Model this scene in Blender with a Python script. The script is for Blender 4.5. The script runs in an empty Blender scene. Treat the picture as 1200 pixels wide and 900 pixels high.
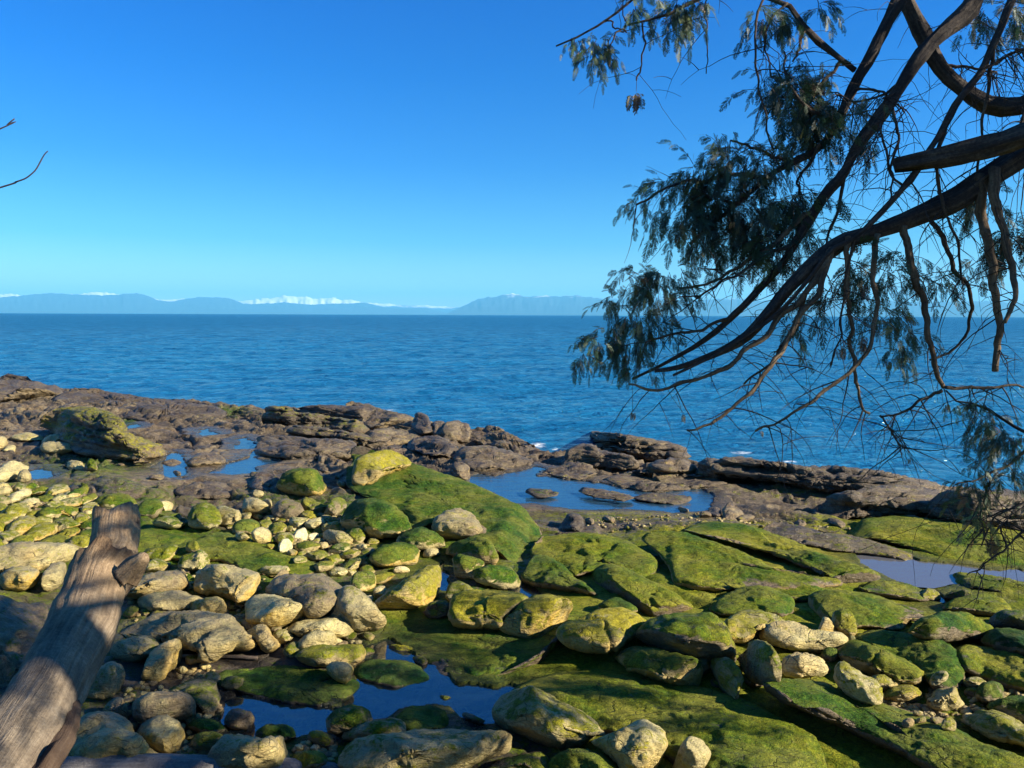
import bpy, math, random
import numpy as np
from mathutils import Vector, Matrix
from mathutils.bvhtree import BVHTree

SC = bpy.context.scene
COL = SC.collection
RNG = np.random.default_rng(7)
R = math.radians

# ------------------------------------------------------------------ camera
W, H, F = 1200.0, 900.0, 906.0
CAM = np.array([0.0, 0.0, 3.0])
PITCH = math.atan(81.0 / F)
ROLL = math.atan(4.8 / 1200.0)
_f = np.array([0, math.cos(PITCH), -math.sin(PITCH)])
_u0 = np.array([0, math.sin(PITCH), math.cos(PITCH)])
_x = np.array([1.0, 0, 0])
_r = math.cos(ROLL) * _x - math.sin(ROLL) * _u0
_u = math.cos(ROLL) * _u0 + math.sin(ROLL) * _x
# horizon has to fall towards the right by ROLL: world x reads as (cos, +sin down)
_r, _u = math.cos(ROLL) * _x + math.sin(ROLL) * _u0, math.cos(ROLL) * _u0 - math.sin(ROLL) * _x

def ray(px, py):
    px = np.asarray(px, float); py = np.asarray(py, float)
    return (_f[None] * F + _r[None] * (px.reshape(-1, 1) - W / 2) - _u[None] * (py.reshape(-1, 1) - H / 2))

def project(P):
    d = P - CAM
    z = d @ _f
    z = np.where(np.abs(z) < 1e-6, 1e-6, z)
    return W / 2 + F * (d @ _r) / z, H / 2 - F * (d @ _u) / z, z

def on_plane(px, py, z):
    d = ray(px, py)
    dz = np.minimum(d[:, 2], -1e-3)
    t = (z - CAM[2]) / dz
    return CAM + d * t[:, None]

def at_depth(px, py, dep):
    d = ray(px, py) / F
    return CAM + d * np.asarray(dep, float).reshape(-1, 1)

cd = bpy.data.cameras.new('camera')
cam = bpy.data.objects.new('camera', cd)
COL.objects.link(cam)
cd.sensor_width = 36.0
cd.lens = 36.0 * F / W
cd.clip_start = 0.05
cd.clip_end = 200000.0
M = Matrix(((_r[0], _u[0], -_f[0], CAM[0]), (_r[1], _u[1], -_f[1], CAM[1]), (_r[2], _u[2], -_f[2], CAM[2]), (0, 0, 0, 1)))
cam.matrix_world = M
SC.camera = cam

# ------------------------------------------------------------------ noise
def _hash(ix, iy, iz, seed):
    n = (ix.astype(np.uint32) * np.uint32(374761393) + iy.astype(np.uint32) * np.uint32(668265263)
         + iz.astype(np.uint32) * np.uint32(2246822519) + np.uint32((seed * 3266489917) & 0xffffffff))
    n = (n ^ (n >> np.uint32(13))) * np.uint32(1274126177)
    n = n ^ (n >> np.uint32(16))
    return n.astype(np.float64) / 4294967295.0 * 2 - 1

def noise(P, seed=0):
    P = np.asarray(P, float)
    i = np.floor(P).astype(np.int64)
    f = P - i
    w = f * f * f * (f * (f * 6 - 15) + 10)
    out = 0
    for dx in (0, 1):
        wx = w[:, 0] if dx else 1 - w[:, 0]
        for dy in (0, 1):
            wy = w[:, 1] if dy else 1 - w[:, 1]
            for dz in (0, 1):
                wz = w[:, 2] if dz else 1 - w[:, 2]
                out = out + wx * wy * wz * _hash(i[:, 0] + dx, i[:, 1] + dy, i[:, 2] + dz, seed)
    return out

def fbm(P, octaves=4, seed=0, gain=0.5):
    a, s, out = 1.0, 0.0, 0
    P = np.asarray(P, float).copy()
    for o in range(octaves):
        out = out + a * noise(P + 17.3 * o, seed + o)
        s += a; a *= gain; P = P * 2.03
    return out / s * 1.6

def smooth(x, a=0.0, b=1.0):
    t = np.clip((x - a) / (b - a), 0, 1)
    return t * t * (3 - 2 * t)

# ------------------------------------------------------------------ mesh helpers
def mesh(name, V, quads=None, tris=None, smooth_shade=True, attrs=None):
    V = np.asarray(V, float)
    me = bpy.data.meshes.new(name)
    nq = 0 if quads is None else len(quads); nt = 0 if tris is None else len(tris)
    me.vertices.add(len(V)); me.vertices.foreach_set('co', V.ravel())
    li = []
    if nq: li.append(np.asarray(quads).ravel())
    if nt: li.append(np.asarray(tris).ravel())
    li = np.concatenate(li).astype(np.int32)
    me.loops.add(len(li)); me.loops.foreach_set('vertex_index', li)
    me.polygons.add(nq + nt)
    st = np.concatenate([np.arange(nq) * 4, nq * 4 + np.arange(nt) * 3]).astype(np.int32)
    me.polygons.foreach_set('loop_start', st)
    me.polygons.foreach_set('use_smooth', np.full(nq + nt, smooth_shade, dtype=bool))
    for k, v in (attrs or {}).items():
        a = me.attributes.new(k, 'FLOAT', 'POINT')
        a.data.foreach_set('value', np.asarray(v, np.float32))
    me.update(calc_edges=True)
    return me

def vnormals(V, quads, tris=None):
    N = np.zeros_like(V)
    fs = [quads[:, [0, 1, 2]], quads[:, [0, 2, 3]]] if quads is not None and len(quads) else []
    if tris is not None and len(tris): fs.append(np.asarray(tris))
    for f in fs:
        n = np.cross(V[f[:, 1]] - V[f[:, 0]], V[f[:, 2]] - V[f[:, 0]])
        for k in range(3): np.add.at(N, f[:, k], n)
    l = np.linalg.norm(N, axis=1, keepdims=True)
    return N / np.maximum(l, 1e-12)

def link(name, me, mat=None, parent=None, origin=None):
    if mat is not None: me.materials.append(mat)
    o = bpy.data.objects.new(name, me)
    COL.objects.link(o)
    if origin is not None: o.location = origin
    if parent is not None: o.parent = parent
    return o

def tag(o, label=None, cat=None, group=None, kind=None):
    if label: o['label'] = label
    if cat: o['category'] = cat
    if group: o['group'] = group
    if kind: o['kind'] = kind
    return o

def place(name, V, quads, tris, mat, parent=None, smooth_shade=True, attrs=None, origin=None):
    """a mesh object whose origin sits at the lowest middle point of V (or at the parent's own origin)"""
    V = np.asarray(V, float)
    if origin is None:
        origin = np.array([V[:, 0].mean(), V[:, 1].mean(), V[:, 2].min()])
    o = link(name, mesh(name, V - origin, quads, tris, smooth_shade, attrs), mat, None, origin)
    if parent is not None:
        o.parent = parent
        o.location = Vector(origin) - PORIG[parent.name]
    PORIG[o.name] = Vector(origin)
    return o
PORIG = {}

def empty(name, loc):
    o = bpy.data.objects.new(name, None); COL.objects.link(o); o.location = loc
    o.empty_display_size = 0.2
    PORIG[o.name] = Vector(loc)
    return o

def catmull(pts, n, closed=False, cols=None):
    """n points evenly spaced along a Catmull-Rom curve through pts"""
    P = np.asarray(pts, float)
    m = len(P)
    out = []
    seg = m if closed else m - 1
    for i in range(seg):
        if closed: a, b, c, d = P[(i - 1) % m], P[i], P[(i + 1) % m], P[(i + 2) % m]
        else:
            b, c = P[i], P[i + 1]
            a = P[i - 1] if i > 0 else 2 * b - c
            d = P[i + 2] if i + 2 < m else 2 * c - b
        for t in np.linspace(0, 1, 12, endpoint=False):
            # tight spline (tension .6) keeps corners where they were traced
            k = 0.42
            m0, m1 = k * (c - a), k * (d - b)
            t2, t3 = t * t, t * t * t
            out.append((2 * t3 - 3 * t2 + 1) * b + (t3 - 2 * t2 + t) * m0 + (-2 * t3 + 3 * t2) * c + (t3 - t2) * m1)
    out = np.array(out if not closed else out + [out[0]])
    if not closed: out = np.vstack([out, P[-1]])
    L = np.concatenate([[0], np.cumsum(np.linalg.norm(np.diff(out[:, :2] if P.shape[1] == 2 else out[:, :3], axis=0), axis=1))])
    s = np.linspace(0, L[-1], n + 1)[:n] if closed else np.linspace(0, L[-1], n)
    return np.stack([np.interp(s, L, out[:, k]) for k in range(out.shape[1])], 1)

def poly_sdf(X, Y, poly):
    """signed distance to a polygon, negative inside"""
    poly = np.asarray(poly, float); n = len(poly)
    d = np.full(X.shape, 1e9); ins = np.zeros(X.shape, bool)
    for i in range(n):
        a, b = poly[i], poly[(i + 1) % n]
        e = b - a
        wx, wy = X - a[0], Y - a[1]
        t = np.clip((wx * e[0] + wy * e[1]) / (e @ e + 1e-12), 0, 1)
        d = np.minimum(d, (wx - t * e[0]) ** 2 + (wy - t * e[1]) ** 2)
        c = ((a[1] > Y) != (b[1] > Y)) & (X < (b[0] - a[0]) * (Y - a[1]) / (b[1] - a[1] + 1e-12) + a[0])
        ins ^= c
    d = np.sqrt(d)
    return np.where(ins, -d, d)

# ------------------------------------------------------------------ terrain
SEA_Z = -0.7
SHORE_PX = [(-900, 433), (-400, 437), (-100, 443), (0, 450), (60, 459), (120, 468), (200, 477), (300, 486), (420, 492), (500, 503), (560, 515), (610, 531),
            (645, 538), (690, 534), (760, 540), (830, 548), (900, 556), (1000, 566), (1090, 578), (1200, 594), (1500, 635), (2200, 720)]
_s = np.array(SHORE_PX, float)
SHORE = on_plane(_s[:, 0], _s[:, 1], SEA_Z)[:, :2]
SH_T = np.arctan2(SHORE[:, 0], SHORE[:, 1]); SH_R = np.hypot(SHORE[:, 0], SHORE[:, 1])

POOL_PX = {
 'a': [(238, 556), (262, 545), (285, 537), (300, 529), (306, 538), (323, 541), (303, 548), (298, 556), (270, 558)],
 'b': [(164, 549), (185, 542), (205, 531), (221, 539), (226, 548), (216, 561), (195, 561), (182, 553)],
 'c': [(273, 515), (290, 512), (303, 517), (300, 526), (281, 526)],
 'd': [(231, 504), (245, 502), (256, 509), (239, 511)],
 'e': [(35, 553), (52, 548), (54, 561), (38, 563)],
 'f': [(147, 498), (162, 497), (161, 502), (148, 503)],
 'g': [(545, 562), (560, 556), (580, 560), (600, 553), (625, 546), (641, 549), (634, 557), (660, 562), (690, 565), (720, 571), (770, 577), (820, 574), (837, 585), (822, 598),
       (790, 602), (740, 600), (690, 597), (640, 595), (600, 589), (572, 579)],
 'h': [(985, 645), (1010, 647), (1060, 654), (1100, 661), (1160, 667), (1215, 671), (1300, 680), (1300, 694), (1210, 687), (1160, 683), (1110, 681), (1085, 686), (1050, 679), (1015, 664)],
 'i': [(425, 762), (452, 746), (482, 748), (502, 765), (516, 788), (537, 806), (580, 806), (603, 800), (602, 816), (578, 830), (590, 852), (560, 854), (530, 842), (498, 828), (462, 824), (440, 838),
       (418, 832), (412, 815), (428, 804), (414, 790)],
 'j': [(272, 832), (285, 821), (320, 824), (380, 837), (387, 852), (375, 863), (340, 868), (300, 864), (274, 862)],
 'k': [(492, 665), (520, 652), (537, 660), (530, 682), (522, 692), (502, 682)],
 'l': [(604, 688), (625, 690), (634, 699), (606, 699)],
 'm': [(900, 647), (918, 650), (928, 658), (904, 658)],
 'n': [(1074, 702), (1090, 694), (1107, 708), (1085, 713)],
}

def base_z(X, Y):
    th = np.arctan2(X, Y); r = np.hypot(X, Y)
    rs = np.interp(th, SH_T, SH_R)
    s = (rs - r) * 0.6
    z = np.where(s < 0, SEA_Z + np.maximum(0.5 * s, -4), SEA_Z + 0.45 * smooth(s, 0, 1.4) + 0.25 * smooth(s, 0.5, 8))
    z = z + 1.45 * smooth(4.7 - Y, 0, 4.2)
    return z, s

POOLS = {}
for k, p in POOL_PX.items():
    p = np.array(p, float)
    c = on_plane(p[:, 0].mean(), p[:, 1].mean(), 0)[0]
    for _ in range(10):
        z0 = float(base_z(c[0:1], c[1:2])[0][0]) - (0.0 if k == 'h' else 0.02 if k in 'abcdefgm' else 0.08)
        c = on_plane(p[:, 0].mean(), p[:, 1].mean(), z0)[0]
    POOLS[k] = (z0, on_plane(p[:, 0], p[:, 1], z0)[:, :2])

SA = math.cos(R(-38)), math.sin(R(-38))      # strike of the beds
CALM = []
def ground(X, Y, info=False, water=False):
    X = np.asarray(X, float).ravel(); Y = np.asarray(Y, float).ravel()
    z, s = base_z(X, Y)
    a = X * SA[0] + Y * SA[1]; b = -X * SA[1] + Y * SA[0]
    P = np.stack([a * 0.28, b * 0.75, 0 * a], 1)
    n = fbm(P, 4, 3)
    wob = fbm(np.stack([a * 0.9, b * 0.9, 0 * a], 1), 3, 11)
    t = n * 2.2 + b * 0.9 + 0.35 * wob
    fr = t - np.floor(t)
    beds = (np.minimum(fr * 1.15, 1.0) - smooth(fr, 0.86, 1.0)) - 0.45       # tilted beds: slow rise, sudden step down
    far = smooth(Y, 9, 16)
    amp = (0.045 + 0.11 * far) * smooth(s, -0.2, 1.2)
    z = z + amp * beds + 0.11 * n * smooth(s, 0, 2) * (0.55 + far) + 0.035 * wob
    z = z + 0.018 * fbm(np.stack([a * 3.1, b * 4.4, 0 * a], 1), 3, 21)
    wet = np.zeros_like(z); CALM[:] = [np.zeros_like(z)]
    carve = []
    rag = 0.16 * fbm(np.stack([X * 2.2, Y * 1.6, 0 * X], 1), 4, 44)
    for k, (zp, poly) in POOLS.items():
        lo = poly.min(0) - 1.3; hi = poly.max(0) + 1.3
        m = (X > lo[0]) & (X < hi[0]) & (Y > lo[1]) & (Y < hi[1])
        if not m.any(): continue
        d = poly_sdf(X[m], Y[m], poly) + 0.06 * wob[m] + rag[m]
        zz = z[m]
        out = np.minimum(zz, zp + 0.02 + 0.10 * np.clip(d, 0, 3) + 0.8 * smooth(d, .9, 1.3))
        z[m] = np.where(d < 0, zz, np.where(d < 0.35, np.maximum(out, zp + 0.012 + 0.06 * d), out))
        wet[m] = np.maximum(wet[m], 1 - smooth(d, 0.0, 0.45)); CALM[-1][m] = np.maximum(CALM[-1][m], 1 - smooth(d, 0.6, 1.3))
        carve.append((m, d, zp))
    for m, d, zp in carve:
        zz = z[m]
        inn = np.minimum(zp - 0.03 - 0.22 * smooth(-d, 0, 0.55) + 0.25 * np.clip(zz - zp - 0.1, -.3, .4) * smooth(-d, 0, .2), zp - 0.025)
        z[m] = np.where(d < 0, np.full_like(zz, zp - 0.03) if water else inn, zz)
    if info: return z, s, wet, n, wob
    return z

# ------------------------------------------------------------------ daylight
SUN_AZ, SUN_EL = R(109), R(26)                   # clockwise from the view direction (+Y)
SUN = np.array([math.sin(SUN_AZ) * math.cos(SUN_EL), math.cos(SUN_AZ) * math.cos(SUN_EL), math.sin(SUN_EL)])

SUPPORT = []          # BVHs of big slabs that other stones lie on
def hit(px, py):
    """where the rays through these pixels meet the ground (or a slab lying on it)"""
    d = ray(px, py)
    d[:, 2] = np.minimum(d[:, 2], -F * 0.045)
    z = np.zeros(len(d))
    for _ in range(14):
        t = (z - CAM[2]) / d[:, 2]
        P = CAM + d * t[:, None]
        z = 0.5 * z + 0.5 * ground(P[:, 0], P[:, 1], water=True)
    t = (z - CAM[2]) / d[:, 2]
    P = CAM + d * t[:, None]
    for bvh in SUPPORT:
        for i in range(len(d)):
            h = bvh.ray_cast(Vector(CAM), Vector(d[i]))
            if h[0] is not None and h[3] < np.linalg.norm(P[i] - CAM): P[i] = np.array(h[0])
    return P

# ------------------------------------------------------------------ material helpers
def new_mat(name):
    m = bpy.data.materials.new(name); m.use_nodes = True
    nt = m.node_tree
    return m, nt, nt.nodes, nt.links, nt.nodes['Principled BSDF']

class NT:
    def __init__(s, m):
        s.t = m.node_tree; s.n = s.t.nodes; s.l = s.t.links
    def node(s, typ, **kw):
        n = s.n.new(typ)
        for k, v in kw.items():
            if k.startswith('i_'): n.inputs[k[2:].replace('_', ' ')].default_value = v
            else: setattr(n, k, v)
        return n
    def link(s, a, b): s.l.new(a, b)
    def attr(s, name): return s.node('ShaderNodeAttribute', attribute_name=name).outputs['Fac']
    def math(s, op, a, b=None, clamp=False):
        n = s.node('ShaderNodeMath', operation=op, use_clamp=clamp)
        for i, v in enumerate((a, b)):
            if v is None: continue
            if isinstance(v, (int, float)): n.inputs[i].default_value = v
            else: s.link(v, n.inputs[i])
        return n.outputs[0]
    def ramp(s, fac, stops, interp='LINEAR'):
        n = s.node('ShaderNodeValToRGB'); n.color_ramp.interpolation = interp
        e = n.color_ramp.elements
        while len(e) < len(stops): e.new(0.5)
        for i, (p, c) in enumerate(stops):
            e[i].position = p
            e[i].color = (c, c, c, 1) if isinstance(c, (int, float)) else (*c, 1)
        s.link(fac, n.inputs[0]); return n.outputs[0]
    def mix(s, fac, a, b, blend='MIX'):
        n = s.node('ShaderNodeMix', data_type='RGBA', blend_type=blend)
        for sock, v in ((n.inputs[0], fac), (n.inputs[6], a), (n.inputs[7], b)):
            if isinstance(v, (int, float)): sock.default_value = v
            elif isinstance(v, tuple): sock.default_value = (*v, 1)
            else: s.link(v, sock)
        return n.outputs[2]
    def noise(s, vec, scale, detail=4, rough=0.55, dist=0.0):
        n = s.node('ShaderNodeTexNoise')
        n.inputs['Scale'].default_value = scale; n.inputs['Detail'].default_value = detail
        n.inputs['Roughness'].default_value = rough; n.inputs['Distortion'].default_value = dist
        if vec is not None: s.link(vec, n.inputs['Vector'])
        return n.outputs['Fac']

def rock_material(name, strata=0.0):
    m, nt, N, L, bs = new_mat(name)
    g = NT(m)
    pos = g.node('ShaderNodeNewGeometry').outputs['Position']
    mp = g.node('ShaderNodeMapping'); mp.inputs['Rotation'].default_value = (0.12, 0.06, R(38)); mp.inputs['Scale'].default_value = (1.0, 2.4, 5.0)
    g.link(pos, mp.inputs['Vector'])
    n_big = g.noise(pos, 2.3, 5, 0.6)
    n_mid = g.noise(pos, 9.0, 6, 0.65)
    n_fine = g.noise(pos, 55.0, 5, 0.7)
    n_str = g.noise(mp.outputs[0], 5.0, 6, 0.65, 0.6)
    tone = g.attr('tone')
    tv = g.math('ADD', tone, g.math('MULTIPLY', g.math('SUBTRACT', n_mid, 0.5), 0.42))
    tv = g.math('ADD', tv, g.math('MULTIPLY', g.math('SUBTRACT', n_str, 0.5), 0.30))
    col = g.ramp(tv, [(0.0, (0.030, 0.027, 0.022)), (0.22, (0.092, 0.068, 0.042)), (0.42, (0.170, 0.130, 0.070)), (0.62, (0.30, 0.248, 0.112)), (0.82, (0.45, 0.385, 0.17)), (1.0, (0.60, 0.53, 0.29))])
    hue = g.ramp(n_big, [(0.3, (0.96, 0.95, 0.94)), (0.5, (1, 1, 1)), (0.7, (1.14, 0.98, 0.80))])
    col = g.mix(1.0, col, hue, 'MULTIPLY')
    fine = g.ramp(n_fine, [(0.25, 0.50), (0.5, 1.0), (0.75, 1.4)])
    col = g.mix(1.0, col, fine, 'MULTIPLY')
    # ochre stain
    yl = g.attr('yellow')
    yf = g.math('MULTIPLY', yl, g.ramp(n_mid, [(0.32, 0.25), (0.62, 1.0)]), True)
    ycol = g.mix(g.ramp(n_fine, [(0.3, 0.0), (0.7, 1.0)]), (0.36, 0.20, 0.018), (0.52, 0.36, 0.055))
    col = g.mix(yf, col, ycol)
    # moss and green algae
    ms = g.attr('moss')
    mf = g.math('ADD', g.math('MULTIPLY', ms, 1.5), g.math('MULTIPLY', g.math('SUBTRACT', n_mid, 0.5), 1.7))
    mf = g.math('ADD', mf, g.math('MULTIPLY', g.math('SUBTRACT', n_fine, 0.5), 1.3))
    mf = g.math('ADD', mf, g.math('MULTIPLY', g.math('SUBTRACT', n_str, 0.5), 1.5))
    mfac = g.ramp(mf, [(0.40, 0.0), (0.50, 0.55), (0.72, 1.0)])
    hu = g.attr('hue')     # 0 deep green .. 1 yellow olive
    mt = g.math('ADD', hu, g.math('MULTIPLY', g.math('SUBTRACT', n_big, 0.5), 0.9))
    mt = g.math('ADD', mt, g.math('MULTIPLY', g.math('SUBTRACT', n_fine, 0.5), 0.9))
    mt = g.math('ADD', mt, g.math('MULTIPLY', g.math('SUBTRACT', n_str, 0.5), 0.6))
    mcol = g.ramp(mt, [(0.0, (0.010, 0.042, 0.010)), (0.3, (0.036, 0.084, 0.007)), (0.6, (0.120, 0.142, 0.008)), (1.0, (0.30, 0.255, 0.02))])
    mfine = g.mix(1.0, g.ramp(g.noise(pos, 110.0, 4, 0.75), [(0.3, 0.45), (0.7, 1.5)]), g.ramp(g.noise(pos, 24.0, 5, 0.7), [(0.34, 0.55), (0.62, 1.25)]), 'MULTIPLY')
    mcol = g.mix(1.0, mcol, mfine, 'MULTIPLY')
    col = g.mix(mfac, col, mcol)
    film = g.math('MULTIPLY', g.ramp(n_big, [(0.42, 0.0), (0.62, 0.5)]), g.ramp(ms, [(0.12, 0.0), (0.3, 1.0)]))
    col = g.mix(film, col, (0.16, 0.165, 0.035))
    # cracks and chips
    vc = g.node('ShaderNodeTexVoronoi', feature='DISTANCE_TO_EDGE'); vc.inputs['Scale'].default_value = 2.6
    wv = g.node('ShaderNodeVectorMath', operation='ADD'); ws = g.node('ShaderNodeVectorMath', operation='SCALE'); ws.inputs['Scale'].default_value = 0.35
    nv_ = g.node('ShaderNodeTexNoise'); nv_.inputs['Scale'].default_value = 4.0; nv_.inputs['Detail'].default_value = 5
    g.link(pos, nv_.inputs['Vector']); g.link(nv_.outputs['Color'], ws.inputs[0]); g.link(mp.outputs[0], wv.inputs[0]); g.link(ws.outputs[0], wv.inputs[1]); g.link(wv.outputs[0], vc.inputs['Vector'])
    crack = g.math('MULTIPLY', g.ramp(vc.outputs['Distance'], [(0.0, 1.0), (0.022, 0.0)]), g.ramp(n_big, [(0.46, 0.0), (0.56, 1.0)]))
    col = g.mix(g.math('MULTIPLY', crack, 0.7), col, (0.018, 0.016, 0.012))
    # barnacle speckle on the tidal rock
    vo = g.node('ShaderNodeTexVoronoi'); vo.inputs['Scale'].default_value = 26.0
    g.link(pos, vo.inputs['Vector'])
    bf = g.math('MULTIPLY', g.attr('barn'), g.ramp(vo.outputs['Distance'], [(0.16, 1.0), (0.30, 0.0)]))
    bf = g.math('MULTIPLY', bf, g.ramp(n_mid, [(0.48, 0.0), (0.6, 1.0)]))
    col = g.mix(g.math('MULTIPLY', bf, 0.75), col, (0.34, 0.31, 0.25))
    pits = g.math('MULTIPLY', g.attr('barn'), g.ramp(g.noise(mp.outputs[0], 4.2, 6, 0.7, 0.5), [(0.38, 0.9), (0.48, 0.0)]))
    col = g.mix(pits, col, (0.026, 0.020, 0.020))
    lich = g.math('MULTIPLY', g.attr('barn'), g.ramp(g.noise(mp.outputs[0], 2.1, 6, 0.7, 0.4), [(0.54, 0.0), (0.66, 0.5)]))
    col = g.mix(lich, col, (0.21, 0.17, 0.10))
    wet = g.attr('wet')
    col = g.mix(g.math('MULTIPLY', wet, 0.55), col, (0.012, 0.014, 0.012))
    g.link(col, bs.inputs['Base Color'])
    ro = g.math('SUBTRACT', g.ramp(n_mid, [(0.35, 0.50), (0.65, 0.80)]), g.math('MULTIPLY', wet, 0.35))
    ro = g.math('ADD', ro, g.math('MULTIPLY', mfac, 0.18))
    ro = g.math('SUBTRACT', ro, g.math('MULTIPLY', n_fine, 0.12))
    g.link(ro, bs.inputs['Roughness'])
    g.link(g.math('SUBTRACT', 0.35, g.math('MULTIPLY', mfac, 0.25)), bs.inputs['Specular IOR Level'])
    hgt = g.math('ADD', g.math('MULTIPLY', n_mid, 0.05), g.math('MULTIPLY', n_fine, 0.022))
    hgt = g.math('ADD', hgt, g.math('MULTIPLY', n_str, 0.085))
    hgt = g.math('ADD', hgt, g.math('MULTIPLY', g.math('MULTIPLY', mfac, g.noise(pos, 120.0, 3, 0.7)), 0.016))
    hgt = g.math('ADD', hgt, g.math('MULTIPLY', bf, 0.02))
    hgt = g.math('SUBTRACT', hgt, g.math('MULTIPLY', crack, 0.03))
    bp = g.node('ShaderNodeBump'); bp.inputs['Strength'].default_value = 0.75; bp.inputs['Distance'].default_value = 1.0
    g.link(hgt, bp.inputs['Height']); g.link(bp.outputs[0], bs.inputs['Normal'])
    return m

M_ROCK = rock_material('shore_rock')
# ------------------------------------------------------------------ the shore itself
def cells(P, seed=0, flat=False):
    """nearest jittered cell: a random value of it (-1..1) and the distance to its border"""
    P = np.asarray(P, float); i = np.floor(P).astype(np.int64)
    f1 = np.full(len(P), 9e9); f2 = f1.copy(); val = np.zeros(len(P))
    for dx in (-1, 0, 1):
        for dy in (-1, 0, 1):
            for dz in ((0,) if flat else (-1, 0, 1)):
                c = i + np.array([dx, dy, dz])
                j = np.stack([_hash(c[:, 0], c[:, 1], c[:, 2], seed + 31 * q) * .5 + .5 for q in (1, 2, 3)], 1)
                if flat: j[:, 2] = 0
                d = np.linalg.norm(c + j - P, axis=1)
                v = _hash(c[:, 0], c[:, 1], c[:, 2], seed + 7)
                nearer = d < f1
                f2 = np.where(nearer, f1, np.minimum(f2, d)); val = np.where(nearer, v, val); f1 = np.minimum(f1, d)
    return val, f2 - f1

def build_ground():
    th = np.concatenate([np.linspace(R(-88), R(-40), 90, endpoint=False), np.linspace(R(-40), R(40), 800), np.linspace(R(40), R(88), 90)[1:]])
    rr = np.concatenate([np.linspace(0.25, 4.2, 30, endpoint=False), np.exp(np.linspace(math.log(4.2), math.log(62), 760)), np.linspace(62, 110, 20)[1:]])
    T, RR = np.meshgrid(th, rr)
    X = (RR * np.sin(T)).ravel(); Y = (RR * np.cos(T)).ravel()
    z, s, wet, n, wob = ground(X, Y, True)
    V = np.stack([X, Y, z], 1)
    z0 = z.copy()
    calm = CALM[-1].copy()
    far = smooth(Y, 9, 15)
    V[:, 2] += (1 - .8 * calm) * (0.012 + 0.03 * far * smooth(s, 0, 1)) * fbm(V * np.array([5.0, 5.0, 9.0]), 4, 31)
    fm = far > 0.02
    aa = X * SA[0] + Y * SA[1]; bb = -X * SA[1] + Y * SA[0]
    wob2 = 0.35 * fbm(V[fm] * np.array([1.3, 1.3, 1]), 3, 41)
    cell, edge = cells(np.stack([aa[fm] * 0.55 + wob2, bb[fm] * 1.25 + wob2, 0 * aa[fm]], 1), 5, flat=True)
    V[fm, 2] += far[fm] * smooth(s[fm], 0.3, 1.6) * (1 - calm[fm]) * (0.06 * cell * smooth(edge, 0, .12) - 0.05 * (1 - smooth(edge, 0, .04)))
    # pitted tidal rock near the sea
    pit = fbm(V * np.array([2.2, 2.2, 3]), 3, 77)
    V[:, 2] -= far * (1 - calm) * smooth(s, 0.4, 1.5) * 0.06 * smooth(pit, 0.25, 0.7)
    nr, nth = len(rr), len(th)
    i = np.arange(nr - 1)[:, None] * nth + np.arange(nth - 1)[None]
    q = np.stack([i, i + 1, i + nth + 1, i + nth], -1).reshape(-1, 4)
    q = q[:, ::-1]
    px, py, _ = project(V)
    lim = np.interp(px, [-200, 0, 180, 430, 560, 660, 800, 900, 1010, 1200, 1500], [560, 556, 565, 575, 590, 622, 612, 606, 596, 605, 620])
    mz = smooth(py - lim, -14, 26)
    front = smooth(py, 690, 790)
    moss = mz * np.clip(0.46 + 0.35 * n + 0.25 * wob + 0.26 * smooth(px, 500, 800), 0, 1)
    # green slime beside the small pools on the seaward side
    for (cx, cy, rx, ry, a) in ((105, 545, 80, 18, .5), (262, 482, 40, 8, .45), (150, 494, 12, 5, .6), (700, 605, 160, 9, .35), (1110, 640, 120, 40, .6), (960, 655, 90, 25, .55), (930, 575, 90, 14, .25), (720, 790, 110, 40, .4)):
        moss = np.maximum(moss, a * np.exp(-((px - cx) / rx) ** 2 - ((py - cy) / ry) ** 2))
    # brown bare slab between the two right-hand mossy beds
    bare = np.exp(-((px - 960) / 70) ** 2 - ((py - 628 - 0.12 * (px - 960)) / 14) ** 2)
    moss *= 1 - 0.85 * bare
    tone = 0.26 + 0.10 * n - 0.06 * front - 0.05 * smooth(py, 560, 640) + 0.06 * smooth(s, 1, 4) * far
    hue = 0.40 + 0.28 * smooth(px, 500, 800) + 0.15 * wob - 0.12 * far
    barn = far * (1 - mz * .7)
    wt = np.maximum(wet, smooth(0.5 - s, 0, 0.6) * 0.9)
    under = smooth(-s, 0, 0.3)
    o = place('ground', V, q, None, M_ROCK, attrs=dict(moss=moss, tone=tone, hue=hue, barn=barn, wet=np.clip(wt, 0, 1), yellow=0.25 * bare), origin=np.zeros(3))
    tag(o, kind='structure')
    return o
build_ground()

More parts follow.
